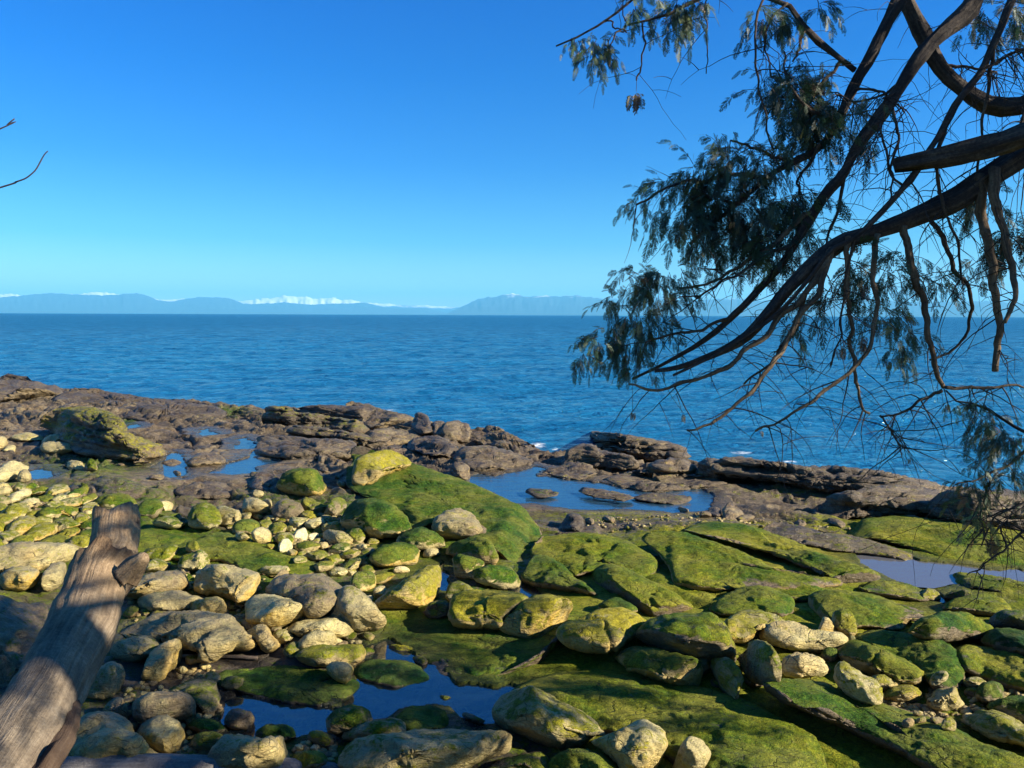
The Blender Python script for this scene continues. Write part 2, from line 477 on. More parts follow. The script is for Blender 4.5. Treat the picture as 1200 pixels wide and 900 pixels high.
# ------------------------------------------------------------------ water material for the pools
def pool_material(tint, diffuse_mix, ior, silt_sky=(0.035, 0.085, 0.12), rip=.14):
    m, nt, N, L, bs = new_mat('pool_water')
    g = NT(m)
    N.remove(bs)
    fr = g.node('ShaderNodeFresnel'); fr.inputs['IOR'].default_value = ior
    gl = g.node('ShaderNodeBsdfGlossy'); gl.inputs['Roughness'].default_value = 0.03
    tr = g.node('ShaderNodeBsdfTransparent'); tr.inputs['Color'].default_value = (*tint, 1)
    df = g.node('ShaderNodeBsdfDiffuse'); df.inputs['Color'].default_value = (*silt_sky, 1)
    mx0 = g.node('ShaderNodeMixShader'); mx0.inputs[0].default_value = diffuse_mix
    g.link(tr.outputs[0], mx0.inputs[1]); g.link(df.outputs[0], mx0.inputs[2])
    pos = g.node('ShaderNodeNewGeometry').outputs['Position']
    bp = g.node('ShaderNodeBump'); bp.inputs['Strength'].default_value = rip; bp.inputs['Distance'].default_value = 0.02
    mp = g.node('ShaderNodeMapping'); mp.inputs['Rotation'].default_value = (0, 0, R(-50)); mp.inputs['Scale'].default_value = (0.35, 1.4, 1)
    g.link(pos, mp.inputs['Vector']); g.link(g.noise(mp.outputs[0], 5.0, 4, 0.55, 0.6), bp.inputs['Height'])
    g.link(bp.outputs[0], fr.inputs['Normal']); g.link(bp.outputs[0], gl.inputs['Normal'])
    mx = g.node('ShaderNodeMixShader')
    g.link(fr.outputs[0], mx.inputs[0]); g.link(mx0.outputs[0], mx.inputs[1]); g.link(gl.outputs[0], mx.inputs[2])
    g.link(mx.outputs[0], N['Material Output'].inputs['Surface'])
    return m
M_POOL = pool_material((0.55, 0.66, 0.70), 0.12, 3.2)
M_POOLF = pool_material((0.55, 0.66, 0.70), 0.40, 6.0, (0.05, 0.14, 0.23), .45)  # far pools: blue diffuse colour stands in for reflected sky
M_POOLS = pool_material((0.62, 0.60, 0.58), 0.65, 2.4, (0.16, 0.16, 0.17))

def build_pools():
    for k, (zp, poly) in POOLS.items():
        c = catmull(poly, len(poly) * 4, closed=True)
        e = np.roll(c, -1, 0) - np.roll(c, 1, 0)
        nrm = np.stack([e[:, 1], -e[:, 0]], 1); nrm /= np.linalg.norm(nrm, axis=1, keepdims=True) + 1e-9
        area = 0.5 * np.sum(c[:, 0] * np.roll(c[:, 1], -1) - np.roll(c[:, 0], -1) * c[:, 1])
        if area < 0: nrm = -nrm
        c = c + nrm * 0.10
        me = bpy.data.meshes.new('tide_pool')
        ctr = np.array([c[:, 0].mean(), c[:, 1].mean(), zp])
        V = np.column_stack([c, np.full(len(c), zp)]) - ctr
        me.from_pydata([tuple(v) for v in V], [], [tuple(range(len(V)))] if area > 0 else [tuple(range(len(V)))[::-1]])
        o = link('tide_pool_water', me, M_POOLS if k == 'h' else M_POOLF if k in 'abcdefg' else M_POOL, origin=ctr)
        tag(o, kind='structure')
build_pools()

# ------------------------------------------------------------------ stones
def stone_mesh(pts, k, beta, tone, moss, yellow, hue=0.5, barn=0.0, rough=1.0, facet=0.5, seed=0, style='round', wet=0.0, lift=0.0):
    """A closed stone whose outline was traced: its foot rests on the ground, its crest stands back by its slope k,
    and it swells towards and away from the viewer by beta times its width."""
    rs = np.random.default_rng(seed)
    P = np.asarray(pts, float)
    size = max(np.ptp(P[:, 0]), np.ptp(P[:, 1]))
    per = np.sum(np.linalg.norm(np.roll(P, -1, 0) - P, axis=1))
    nb = int(np.clip(per / 3.2, 26, 190)); nr = int(np.clip(min(np.ptp(P[:, 0]), np.ptp(P[:, 1])) / 2.6, 7, 44))
    B = catmull(P, nb, closed=True)
    if size > 25: B = B + (rs.normal(0, 0.35, B.shape))
    c = np.array([(B[:, 0].min() + B[:, 0].max()) / 2 * .4 + B[:, 0].mean() * .6, (B[:, 1].min() + B[:, 1].max()) / 2])
    # columns of the outline
    nc = 40
    u0, u1 = B[:, 0].min(), B[:, 0].max()
    uc = np.linspace(u0 + 1e-3, u1 - 1e-3, nc)
    vt = np.full(nc, 1e9); vb = np.full(nc, -1e9)
    for i in range(nb):
        a, b = B[i], B[(i + 1) % nb]
        lo, hi = (a, b) if a[0] < b[0] else (b, a)
        m = (uc >= lo[0]) & (uc <= hi[0])
        if m.any():
            t = (uc[m] - lo[0]) / max(hi[0] - lo[0], 1e-6)
            v = lo[1] + t * (hi[1] - lo[1])
            vt[m] = np.minimum(vt[m], v); vb[m] = np.maximum(vb[m], v)
    vt = np.where(vt > 1e8, c[1], vt); vb = np.where(vb < -1e8, c[1], vb)
    ext = (vb - vt)
    # foot line: a straight line under the stone (round stones lift off it at their ends), the traced foot itself for beds
    mcol = ext > 0.55 * ext.max()
    deg = 1
    fit = np.polyval(np.polyfit(uc[mcol], vb[mcol], deg), uc)
    fit = fit + max(0.0, float(np.median((vb - fit)[mcol])))
    wv = 0.0 if style == 'round' else 0.55
    vbase = np.maximum(wv * vb + (1 - wv) * fit, vb * 0 + c[1])
    G = hit(uc, vbase)
    zg = G[:, 2]
    if style == 'round':
        lo_, hi_ = np.percentile(zg, [20, 80])
        zc = np.clip(zg, lo_ - .02, hi_ + .02)
        zg = np.polyval(np.polyfit(uc, zc, 1), uc)
    else:
        zg = np.clip(zg, np.percentile(zg, 5), np.percentile(zg, 95))
        ker = np.ones(11) / 11
        zg = np.convolve(np.pad(zg, 5, mode='edge'), ker, 'valid')
    zg = zg + lift
    dt = ray(uc, vt)
    db_ = ray(uc, vbase); db_[:, 2] = np.minimum(db_[:, 2], -F * .04)
    Db = np.hypot(db_[:, 0], db_[:, 1]) * (zg - CAM[2]) / db_[:, 2]
    zt = CAM[2] + dt[:, 2] / np.hypot(dt[:, 0], dt[:, 1]) * Db
    Hraw = np.maximum(zt - zg, 0)
    if style == 'round':
        Hc = np.full(nc, np.median(Hraw[mcol]) * k)
        E_ = np.full(nc, np.median((vbase - vt)[mcol]))
    else:
        Hc = np.minimum(Hraw, 1.25 * np.median(Hraw[mcol])) * k
        Hc = np.convolve(np.pad(Hc, 3, mode='edge'), np.ones(7) / 7, 'valid')
        E_ = np.maximum(vbase - vt, 0.35 * np.median((vbase - vt)[mcol]))
        E_ = np.convolve(np.pad(E_, 3, mode='edge'), np.ones(7) / 7, 'valid')
    rr = np.linspace(0, 1, nr + 1)[1:] ** 0.85
    def surf(side):
        px = [c[0]]; py = [c[1]]; rv = [0.0]
        for r_ in rr:
            q = c + r_ * (B - c)
            px += list(q[:, 0]); py += list(q[:, 1]); rv += [r_] * nb
        return np.array(px), np.array(py), np.array(rv)
    px, py, rv = surf(1)
    t = np.clip((np.interp(px, uc, vbase) - py) / np.interp(px, uc, E_), -0.1, 1.15)
    z = np.interp(px, uc, zg) + t * np.interp(px, uc, Hc)
    d = ray(px, py); d[:, 2] = np.minimum(d[:, 2], -F * 0.03)
    s = (z - CAM[2]) / d[:, 2]
    mid = CAM + d * s[:, None]
    dn = d / np.linalg.norm(d, axis=1, keepdims=True)
    wm = size / F * np.median(np.linalg.norm(mid - CAM, axis=1))
    hm = np.ptp(P[:, 1]) / F * np.median(np.linalg.norm(mid - CAM, axis=1))
    D = beta * min(wm, hm * 2.2)
    n_ = {'round': 2.5, 'slab': 4.0, 'ledge': 5.0}[style]
    prof = np.sqrt(np.clip(1 - rv ** n_, 0, 1))
    fr = mid - dn * (D * prof)[:, None]
    bk = mid + dn * (D * 1.25 * prof)[:, None]
    nv = len(fr)
    idx_f = np.arange(nv)
    rim = np.arange(nv - nb, nv)
    nback = nv - nb
    V = np.vstack([fr, bk[:nback]])
    def faces(offset, last_rim, flip):
        q = []; tr = []
        j = np.arange(nb); j2 = (j + 1) % nb
        def ring(i):
            if i == nr - 1 and last_rim is not None: return last_rim
            return offset + 1 + i * nb + np.arange(nb)
        r0 = ring(0)
        tr = np.stack([np.full(nb, offset), r0[j], r0[j2]], 1)
        for i in range(nr - 1):
            a, b = ring(i), ring(i + 1)
            q.append(np.stack([a[j], b[j], b[j2], a[j2]], 1))
        q = np.concatenate(q)
        return (q[:, ::-1], tr[:, ::-1]) if flip else (q, tr)
    q1, t1 = faces(0, None, False)
    q2, t2 = faces(nv, rim, True)
    Q = np.vstack([q1, q2]); T = np.vstack([t1, t2])
    N = vnormals(V, Q, T)
    ctr = V.mean(0)
    if np.mean(np.sum(N * (V - ctr), 1)) < 0:
        Q = Q[:, ::-1]; T = T[:, ::-1]; N = -N
    # flats: shave with a few planes
    ext3 = np.abs(V - ctr).max(0)
    if facet > 0:
        for _ in range(int(6 + 12 * facet)):
            pd = rs.normal(size=3); pd /= np.linalg.norm(pd)
            if abs(pd @ dn.mean(0)) < 0.25: continue
            h = (V - ctr) @ pd
            lim = h.max() * rs.uniform(0.62, 0.9)
            over = np.maximum(h - lim, 0)
            V = V - pd * (over * (0.55 + 0.4 * facet))[:, None]
        N = vnormals(V, Q, T)
    L = min(wm, hm * 2)
    off = rs.uniform(-50, 50, 3)
    inner = 0.35 + 0.65 * np.concatenate([1 - rv ** 6, (1 - rv ** 6)[:nback]])
    if style == 'ledge':
        a = V[:, 0] * SA[0] + V[:, 1] * SA[1]; b = -V[:, 0] * SA[1] + V[:, 1] * SA[0]
        bz = V[:, 2] + 0.12 * b
        Lc = min(L, 1.5)
        lay = fbm(np.stack([a * 0.4, b * 0.4, bz * 8.0], 1) + off, 3, seed % 97)
        lay = np.sign(lay) * np.abs(lay) ** 0.5
        horiz = N.copy(); horiz[:, 2] *= 0.25
        V = V + horiz * (0.13 * Lc * rough * lay * inner)[:, None]
        cell, edge = cells(np.stack([a * 1.1 / Lc ** .5, b * 2.0 / Lc ** .5, bz * 4.5 / Lc ** .5], 1) + off + 0.25 * fbm(V * 2.5 + off, 3, 6)[:, None], seed % 83)
        V = V + N * (0.05 * Lc * rough * cell * inner * smooth(edge, 0, .18))[:, None]
        V = V - N * (0.05 * Lc * rough * (1 - smooth(edge, 0.0, 0.06)) * inner)[:, None]
        N = vnormals(V, Q, T)
        rg = 1 - np.abs(fbm(V * 4.2 + off, 4, 5)) * 2
        V = V + N * (0.026 * Lc * rough * rg * inner)[:, None]
    elif style == 'slab':
        a = V[:, 0] * SA[0] + V[:, 1] * SA[1]; b = -V[:, 0] * SA[1] + V[:, 1] * SA[0]
        q_ = np.stack([a * 0.7, b * 2.2, V[:, 2] * 1.5], 1) + off
        V = V + N * (0.060 * min(L, 1.3) * rough * fbm(q_, 4, seed % 89) * inner)[:, None]
        cr = np.abs(noise(np.stack([a * 0.35, b * 1.3, 0 * a], 1) + off, seed % 61) + 0.22 * fbm(V * 2.2 + off, 3, 4))
        V = V - N * (0.045 * min(L, 1.0) * rough * (1 - smooth(cr, 0.0, 0.03)) * inner)[:, None]
        N = vnormals(V, Q, T)
        V = V + N * ((0.020 * fbm(V * 5 + off, 4, 5) + 0.010 * fbm(V * 17 + off, 3, 6)) * inner)[:, None]
    else:
        V = V + N * (0.075 * L * rough * fbm(V / L * 1.7 + off, 3, seed % 97) * inner)[:, None]
        N = vnormals(V, Q, T)
        if L > .25:
            cell, edge = cells(V / L * 1.9 + off + .2 * fbm(V / L * 3 + off, 2, 8)[:, None], seed % 53)
            V = V + N * ((0.030 + .03 * facet) * L * cell * smooth(edge, 0, .10) * inner)[:, None]
            N = vnormals(V, Q, T)
        V = V + N * (0.022 * L * rough * fbm(V / L * 7.0 + off, 4, 7) * inner)[:, None]
    N = vnormals(V, Q, T)
    z0, z1 = V[:nv, 2].min(), V[:nv, 2].max()
    hh = np.clip((V[:, 2] - z0) / (z1 - z0 + 1e-6), 0, 1)
    nz = N[:, 2]
    bn = fbm(V / max(L, .15) * 2.2 + off, 3, 9)
    A = {}
    A['moss'] = np.clip(moss * smooth(nz + 0.35 * bn, -0.25, 0.62) * smooth(hh + 0.25 * bn, *(((0.16, 0.42) if yellow > .3 else (0.0, 0.22)) if style == 'slab' else (0.08, 0.5))) + max(moss - 0.75, 0) * 1.6, 0, 1)
    A['yellow'] = np.clip(1.7 * yellow * (1.15 - hh + 0.5 * bn) * smooth(hh, 0.02, 0.12) * smooth(0.85 - nz, 0, 0.5), 0, 1)
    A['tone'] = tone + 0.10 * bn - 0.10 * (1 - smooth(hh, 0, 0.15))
    A['hue'] = np.clip(hue + 0.25 * bn, 0, 1.2)
    A['barn'] = np.full(len(V), barn)
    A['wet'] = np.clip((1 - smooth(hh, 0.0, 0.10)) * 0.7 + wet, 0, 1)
    return V, Q, T, A

N_STONE = [0]
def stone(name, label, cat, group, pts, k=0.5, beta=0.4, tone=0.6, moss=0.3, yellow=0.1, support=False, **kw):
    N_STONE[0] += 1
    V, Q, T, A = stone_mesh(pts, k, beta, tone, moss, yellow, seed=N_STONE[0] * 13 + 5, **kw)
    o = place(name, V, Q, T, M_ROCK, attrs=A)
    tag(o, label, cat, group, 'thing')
    if support:
        tri = [tuple(x) for x in Q] + [tuple(x) for x in T]
        SUPPORT.append(BVHTree.FromPolygons([Vector(v) for v in V], tri))
    return o

def ell(cx, cy, w, h, rot=0, seed=0, n=9, ex=2.3):
    rs = np.random.default_rng(seed + int(cx * 7 + cy * 131))
    a = np.linspace(0, 2 * np.pi, n, endpoint=False) + rs.uniform(0, .6)
    ca, sa = np.cos(a), np.sin(a)
    q = (np.abs(ca) ** ex + np.abs(sa) ** ex) ** (-1 / ex) * rs.uniform(0.86, 1.08, n)
    x, y = w / 2 * q * ca, h / 2 * q * sa
    c, s = math.cos(R(rot)), math.sin(R(rot))
    return np.stack([cx + x * c - y * s, cy + x * s + y * c], 1)

G_LEDGE = 'bedrock ledges along the edge of the sea'
G_SLAB = 'moss covered bedrock slabs'
G_BOULD = 'boulders lying on the shore'
G_COB = 'cobbles lying on the shore'

# (label, points, k, beta, tone, moss, yellow, hue)
LEDGES = [
 ('low dark ledge with a pale square face at the waterline far behind the driftwood log', [(-30, 470), (-20, 446), (0, 442), (22, 441), (45, 449), (70, 456), (74, 464), (45, 471), (15, 473)], .55, .5, .34, .05, .05, .4),
 ('long flat grey ledge at the waterline beyond the olive-topped outcrop', [(60, 470), (75, 457), (110, 456), (130, 460), (170, 464), (200, 470), (205, 481), (150, 484), (125, 477), (80, 475)], .4, .4, .30, .03, 0, .4),
 ('dark cracked ledge at the waterline above the small round pools', [(120, 480), (140, 470), (165, 464), (215, 466), (245, 473), (268, 477), (262, 490), (240, 494), (215, 501), (165, 494), (130, 487)], .4, .4, .28, .05, 0, .4),
 ('big outcrop with an olive mossy top and a dark overhanging face behind the tan cobbles', [(60, 508), (62, 487), (72, 481), (88, 477), (112, 476), (130, 484), (148, 501), (160, 512), (185, 521), (200, 530), (195, 537), (160, 542), (120, 538), (90, 533), (70, 520)], .62, .55, .36, .36, .10, .8),
 ('thin dark slab capping the stepped ledges at the waterline', [(342, 478), (350, 474), (375, 474), (415, 476), (445, 479), (448, 489), (420, 493), (380, 488), (345, 485)], .6, .5, .28, .03, 0, .4),
 ('upper olive step of the stepped ledges with a deep shadow beneath', [(298, 492), (301, 480), (316, 475), (330, 478), (350, 484), (400, 489), (430, 494), (437, 506), (420, 511), (395, 507), (350, 502), (315, 498)], .75, .5, .32, .25, .05, .7),
 ('lower step of the stepped ledges running down to the brown boulders', [(322, 507), (328, 499), (350, 498), (395, 503), (425, 509), (460, 520), (457, 529), (420, 524), (400, 519), (370, 517), (335, 514)], .75, .5, .32, .15, .05, .6),
 ('wide flat brown slab between the blue pool and the yellow-topped boulder', [(297, 522), (310, 510), (345, 512), (400, 516), (425, 520), (436, 530), (420, 541), (395, 543), (375, 546), (345, 540), (320, 537), (302, 534)], .3, .3, .36, .05, .03, .5),
 ('sloping brown ledge with a rough top beside the dark pointed boulder', [(398, 492), (400, 477), (420, 474), (450, 480), (478, 486), (487, 497), (472, 505), (440, 503), (415, 498)], .55, .45, .34, .10, .05, .6),
 ('tan wedge of rock below the sloping brown ledge', [(424, 515), (430, 504), (470, 500), (488, 505), (494, 513), (472, 521), (445, 525)], .5, .5, .42, .1, .08, .6),
 ('dark pointed boulder standing up at the waterline', [(484, 506), (484, 489), (491, 483), (502, 489), (508, 501), (506, 511), (493, 513)], .85, .5, .25, .05, 0, .5),
 ('narrow upright brown block next to the dark pointed boulder', [(505, 508), (507, 495), (517, 493), (526, 498), (524, 511), (512, 513)], .85, .5, .38, .05, .08, .5),
 ('squared tan block with a lit front among the seaward ledges', [(518, 512), (521, 497), (530, 493), (545, 494), (551, 501), (550, 515), (541, 519), (524, 515)], .85, .5, .45, .03, .05, .5),
 ('last big ledge before the foaming gap, dark with a tan end', [(545, 505), (549, 498), (570, 496), (585, 501), (600, 509), (620, 519), (638, 526), (635, 534), (610, 535), (585, 525), (560, 520), (547, 514)], .6, .5, .36, .08, .12, .6),
 ('smooth brown slab in the middle of the seaward ledges', [(476, 522), (482, 514), (500, 510), (525, 514), (537, 525), (532, 537), (505, 541), (482, 533)], .45, .4, .30, .02, 0, .4),
 ('layered ledge sloping down into the long tide pool', [(528, 540), (535, 527), (547, 522), (565, 520), (590, 527), (622, 538), (632, 546), (612, 552), (595, 556), (570, 555), (548, 551)], .45, .4, .36, .05, .05, .5),
 ('squarish brown boulder at the top end of the long tide pool', [(527, 553), (528, 545), (534, 538), (546, 543), (553, 555), (549, 562), (535, 562)], .85, .5, .38, .03, .1, .5),
 ('large smooth hump of rock between the foaming gap and the open sea', [(640, 521), (643, 514), (652, 506), (668, 503), (700, 506), (750, 511), (790, 519), (822, 532), (828, 543), (800, 543), (760, 538), (720, 532), (690, 528), (655, 526)], .8, .5, .34, .06, .05, .6),
 ('jagged ledge in front of the large smooth hump', [(652, 541), (664, 526), (688, 520), (702, 528), (740, 534), (758, 545), (742, 552), (700, 549), (662, 548)], .7, .5, .32, .06, .05, .6),
 ('low rough ledge at the head of the long tide pool under the jagged ledge', [(630, 555), (638, 546), (660, 543), (690, 545), (702, 555), (692, 564), (660, 560)], .5, .4, .34, .08, .05, .6),
 ('barnacled shelf along the far side of the long tide pool', [(698, 556), (715, 546), (760, 553), (800, 555), (842, 560), (850, 571), (800, 576), (770, 577), (722, 569)], .35, .35, .36, .12, .05, .6),
 ('dark block with a tan top on the barnacled shelf', [(756, 556), (762, 543), (780, 537), (800, 538), (815, 546), (818, 559), (800, 562), (775, 560)], .85, .5, .32, .05, .1, .6),
 ('rounded rough block beside the dark block on the barnacled shelf', [(813, 558), (818, 543), (830, 536), (845, 540), (850, 553), (842, 563), (825, 563)], .85, .5, .38, .05, .08, .6),
 ('long dark ledge with a ragged top running beside the sea', [(815, 552), (820, 540), (840, 535), (880, 538), (930, 545), (990, 549), (1050, 555), (1100, 568), (1105, 578), (1060, 580), (990, 577), (940, 573), (880, 563), (830, 561)], .8, .5, .32, .06, .04, .5),
 ('layered hump of grey-brown rock under the end of the long dark ledge', [(955, 596), (968, 583), (1010, 569), (1060, 567), (1100, 573), (1116, 586), (1095, 602), (1050, 606), (1010, 607), (970, 605)], .65, .5, .34, .12, .04, .5),
 ('dark rock wall behind the hanging cedar tip', [(1075, 612), (1083, 590), (1110, 575), (1160, 576), (1205, 580), (1260, 592), (1270, 620), (1220, 622), (1170, 622), (1120, 618)], .8, .5, .32, .12, .03, .5),
 ('small rocks rising in the middle of the long tide pool', [(675, 577), (685, 572), (710, 574), (735, 580), (748, 585), (735, 588), (705, 585), (685, 582)], .5, .4, .33, .12, .03, .6, .07),
 ('pale pointed stone on the brown shelf past the long pool', [(845, 606), (850, 590), (858, 588), (868, 598), (878, 608), (870, 611), (855, 610)], .8, .5, .50, .03, .05, .6),
 ('dark lump beside the pale pointed stone', [(828, 603), (832, 595), (842, 594), (846, 602), (840, 607)], .8, .5, .3, .05, .0, .6),
 ('black upright rocks on the barnacled bed in front of the long pool', [(655, 620), (658, 606), (668, 602), (684, 604), (690, 614), (684, 622), (668, 624)], .8, .5, .22, .02, 0, .5),
 ('dark cracked bed with a shadowed edge above the grey stream pool', [(880, 624), (895, 612), (930, 614), (970, 624), (1000, 634), (1010, 642), (985, 645), (940, 638), (905, 632)], .35, .35, .27, .15, 0, .5),
 ('flat brown rock with barnacles at the edge of the blue pools', [(200, 578), (215, 568), (240, 563), (268, 566), (275, 575), (268, 583), (240, 584), (215, 584)], .45, .4, .34, .03, .05, .6),
 ('brown rock with a rough end between the flat rock and the shadowed cleft', [(292, 572), (298, 556), (312, 549), (325, 556), (328, 568), (318, 577), (302, 578)], .7, .5, .32, .08, .03, .6),
 ('reddish flat stones across the middle of the blue pools', [(218, 545), (228, 536), (250, 531), (262, 535), (262, 543), (240, 548)], .4, .4, .42, .0, .15, .7),
 ('low tan stone islanded in the blue pool', [(187, 545), (192, 540), (205, 538), (214, 543), (208, 548), (195, 548)], .5, .4, .45, .0, .12, .7),
 ('dark weedy rock breaking the surface near the head of the long tide pool', [(612, 578), (622, 573), (640, 574), (655, 579), (640, 583), (622, 583)], .5, .4, .26, .2, 0, .5, .06),
 ('brown barnacled bar reaching into the long tide pool from the barnacled shelf', [(735, 583), (755, 577), (785, 578), (812, 584), (800, 590), (768, 589)], .45, .4, .30, .15, 0, .5, .05),
 ('dark bumpy ridge of rock beyond the pale cobble bed', [(80, 573), (92, 564), (115, 558), (145, 562), (170, 571), (178, 580), (150, 586), (120, 583), (95, 581)], .45, .4, .28, .25, .0, .3),
]
KS = {3: (.68, .42), 4: (.8, .3), 5: (.95, .25), 6: (.95, .25), 17: (.92, .3), 18: (.8, .3), 23: (.95, .3), 24: (.8, .3), 25: (.95, .3), 22: (.8, .4), 21: (.85, .4)}
for i, L_ in enumerate(LEDGES):
    k_, b_ = KS.get(i, (.62, .3) if L_[2] >= .85 else (min(L_[2], .45) * .85, L_[3] * .38))
    stone('rock_ledge', L_[0], 'rock', G_LEDGE, L_[1], k_, b_, L_[4] - .09, L_[5], L_[6], hue=L_[7], style='ledge', facet=.35, barn=.9, lift=L_[8] if len(L_) > 8 else 0)

SLABS = [
 ('big green rock ridge sloping from the yellow-topped boulder down past the brown split rock', [(405, 566), (408, 546), (420, 533), (440, 529), (478, 541), (510, 552), (550, 565), (590, 583), (640, 611), (655, 634), (640, 668), (608, 672), (588, 655), (575, 628), (560, 608), (535, 600), (505, 612), (487, 620), (470, 602), (440, 588), (418, 578)], .30, .20, .36, .95, .05, .30),
 ('broad domed green slab under the long tide pool', [(618, 648), (635, 628), (690, 624), (730, 632), (760, 648), (778, 665), (785, 683), (762, 683), (745, 676), (715, 668), (690, 672), (672, 676), (655, 668), (635, 660)], .4, .35, .36, .88, .10, .62),
 ('sloping slab with bright moss and a pale yellowish front edge', [(752, 630), (800, 627), (860, 644), (920, 671), (978, 678), (986, 686), (940, 692), (880, 692), (820, 694), (792, 689), (784, 667), (768, 647)], .36, .3, .40, .86, .35, .62),
 ('thin tilted bed of green rock beyond the slab with the yellowish edge', [(800, 620), (830, 612), (870, 613), (920, 629), (990, 660), (1062, 688), (1045, 697), (1000, 692), (955, 670), (900, 648), (850, 632)], .3, .3, .34, .74, .02, .55),
 ('large grassy-green slab beyond the grey stream pool', [(985, 622), (1020, 606), (1060, 602), (1120, 612), (1210, 624), (1290, 640), (1290, 668), (1210, 664), (1130, 660), (1085, 648), (1030, 633)], .3, .3, .36, .85, .05, .66),
 ('brown cracked bed sloping into the grey stream pool', [(940, 632), (965, 624), (1010, 630), (1060, 645), (1100, 655), (1090, 662), (1050, 654), (1000, 648), (960, 643)], .3, .3, .30, .25, .10, .6),
 ('bright green hump with a shadowed hollow under the domed slab', [(688, 674), (700, 665), (714, 660), (738, 668), (770, 685), (798, 702), (814, 714), (800, 721), (770, 724), (748, 717), (728, 702), (705, 692)], .5, .5, .34, .95, .05, .62),
 ('dark green tongue of rock ending in a pale tip beside the bright hump', [(608, 672), (618, 652), (645, 652), (664, 664), (676, 678), (695, 688), (704, 695), (698, 698), (672, 694), (640, 690), (615, 684)], .55, .45, .34, .78, .35, .35),
 ('flat moss carpet of rock in the shade between the two near pools', [(452, 742), (478, 722), (520, 722), (560, 728), (620, 745), (690, 762), (705, 776), (650, 792), (592, 801), (540, 808), (514, 790), (490, 766)], .12, .10, .27, .72, .0, .34),
 ('smooth olive slab sloping from the long pale-ended boulder out of the bottom of the view', [(600, 812), (640, 792), (700, 782), (760, 795), (830, 806), (880, 822), (940, 850), (985, 876), (1015, 925), (860, 935), (800, 905), (760, 875), (700, 860), (640, 850)], .18, .18, .33, .80, .05, .66),
 ('long mossy ridge with a black shadowed side beside the pebble patch', [(885, 808), (900, 798), (930, 792), (960, 798), (1000, 815), (1050, 830), (1110, 848), (1150, 868), (1210, 890), (1240, 930), (1130, 925), (1060, 890), (1000, 862), (950, 838), (912, 824)], .38, .32, .36, .80, .05, .58),
 ('green slab ending in a cream and orange nose above the dark green boulders', [(935, 715), (948, 698), (965, 692), (1000, 692), (1040, 700), (1070, 713), (1100, 722), (1104, 728), (1080, 729), (1066, 731), (1060, 738), (1045, 741), (1020, 737), (985, 737), (955, 728)], .5, .42, .46, .86, .5, .55),
 ('low green hump with a white end behind the arched boulder', [(830, 714), (850, 695), (890, 686), (925, 697), (935, 710), (936, 718), (922, 724), (890, 722), (850, 722)], .5, .45, .42, .9, .1, .5),
 ('bright moss slab directly below the yellowish edge', [(840, 694), (870, 686), (930, 684), (985, 690), (1040, 704), (1100, 722), (1060, 716), (1010, 701), (960, 699), (930, 703), (880, 700)], .3, .25, .34, .92, .0, .6),
 ('wide dark green slab with rough moss leading to the cream wedge boulder', [(998, 750), (1010, 741), (1035, 738), (1070, 743), (1102, 750), (1130, 768), (1134, 785), (1124, 806), (1105, 812), (1088, 802), (1062, 782), (1022, 764)], .5, .42, .38, .9, .05, .36),
 ('olive slab with a mossy rim at the edge of view near the cream wedge boulder', [(1115, 772), (1128, 757), (1150, 753), (1200, 768), (1260, 785), (1260, 812), (1190, 808), (1160, 800), (1130, 786)], .4, .4, .40, .75, .05, .6),
 ('green slab with a yellow and pale front lip in the cobble bed', [(168, 648), (178, 632), (200, 621), (240, 619), (300, 634), (340, 649), (370, 663), (374, 671), (350, 676), (318, 676), (290, 670), (258, 658), (215, 657)], .3, .28, .38, .90, .55, .5),
 ('dark green flat slab in the shade above the near dark pool', [(240, 800), (255, 785), (310, 778), (380, 785), (420, 800), (434, 822), (400, 830), (350, 825), (300, 815)], .16, .16, .26, .85, .0, .24),
 ('dark mossy slab lying in the head of the near branching pool', [(413, 788), (422, 778), (440, 773), (480, 774), (502, 790), (509, 804), (482, 809), (440, 804), (420, 798)], .4, .32, .25, .85, .0, .16),
 ('green mossy rock in the middle of the near branching pool', [(455, 850), (460, 836), (475, 827), (510, 827), (536, 841), (528, 852), (490, 858)], .35, .3, .28, .95, .0, .28),
 ('shaggy bed with bare barnacled ends between the slabs by the grey stream pool', [(1000, 692), (1020, 682), (1045, 682), (1080, 688), (1094, 698), (1080, 706), (1050, 704), (1025, 700)], .5, .45, .36, .6, .05, .55),
 ('low rough bank of rock in the grey stream pool', [(1105, 676), (1125, 671), (1165, 675), (1205, 684), (1240, 694), (1200, 697), (1160, 692), (1120, 686)], .4, .35, .30, .6, .0, .5),
 ('olive-green lumpy slab with a tan front beside the dark triangular pool', [(1104, 712), (1120, 700), (1150, 695), (1172, 700), (1186, 712), (1180, 722), (1160, 724), (1130, 722)], .5, .45, .40, .7, .2, .55),
]
for i, L_ in enumerate(SLABS):
    stone('rock_slab', L_[0], 'rock', G_SLAB, L_[1], L_[2] * .58, L_[3] * .50, L_[4], L_[5] * .80, L_[6], hue=L_[7], style='slab', facet=.15, rough=.65, support=i in (0, 1, 8, 9, 10, 14, 16, 17), barn=.15)
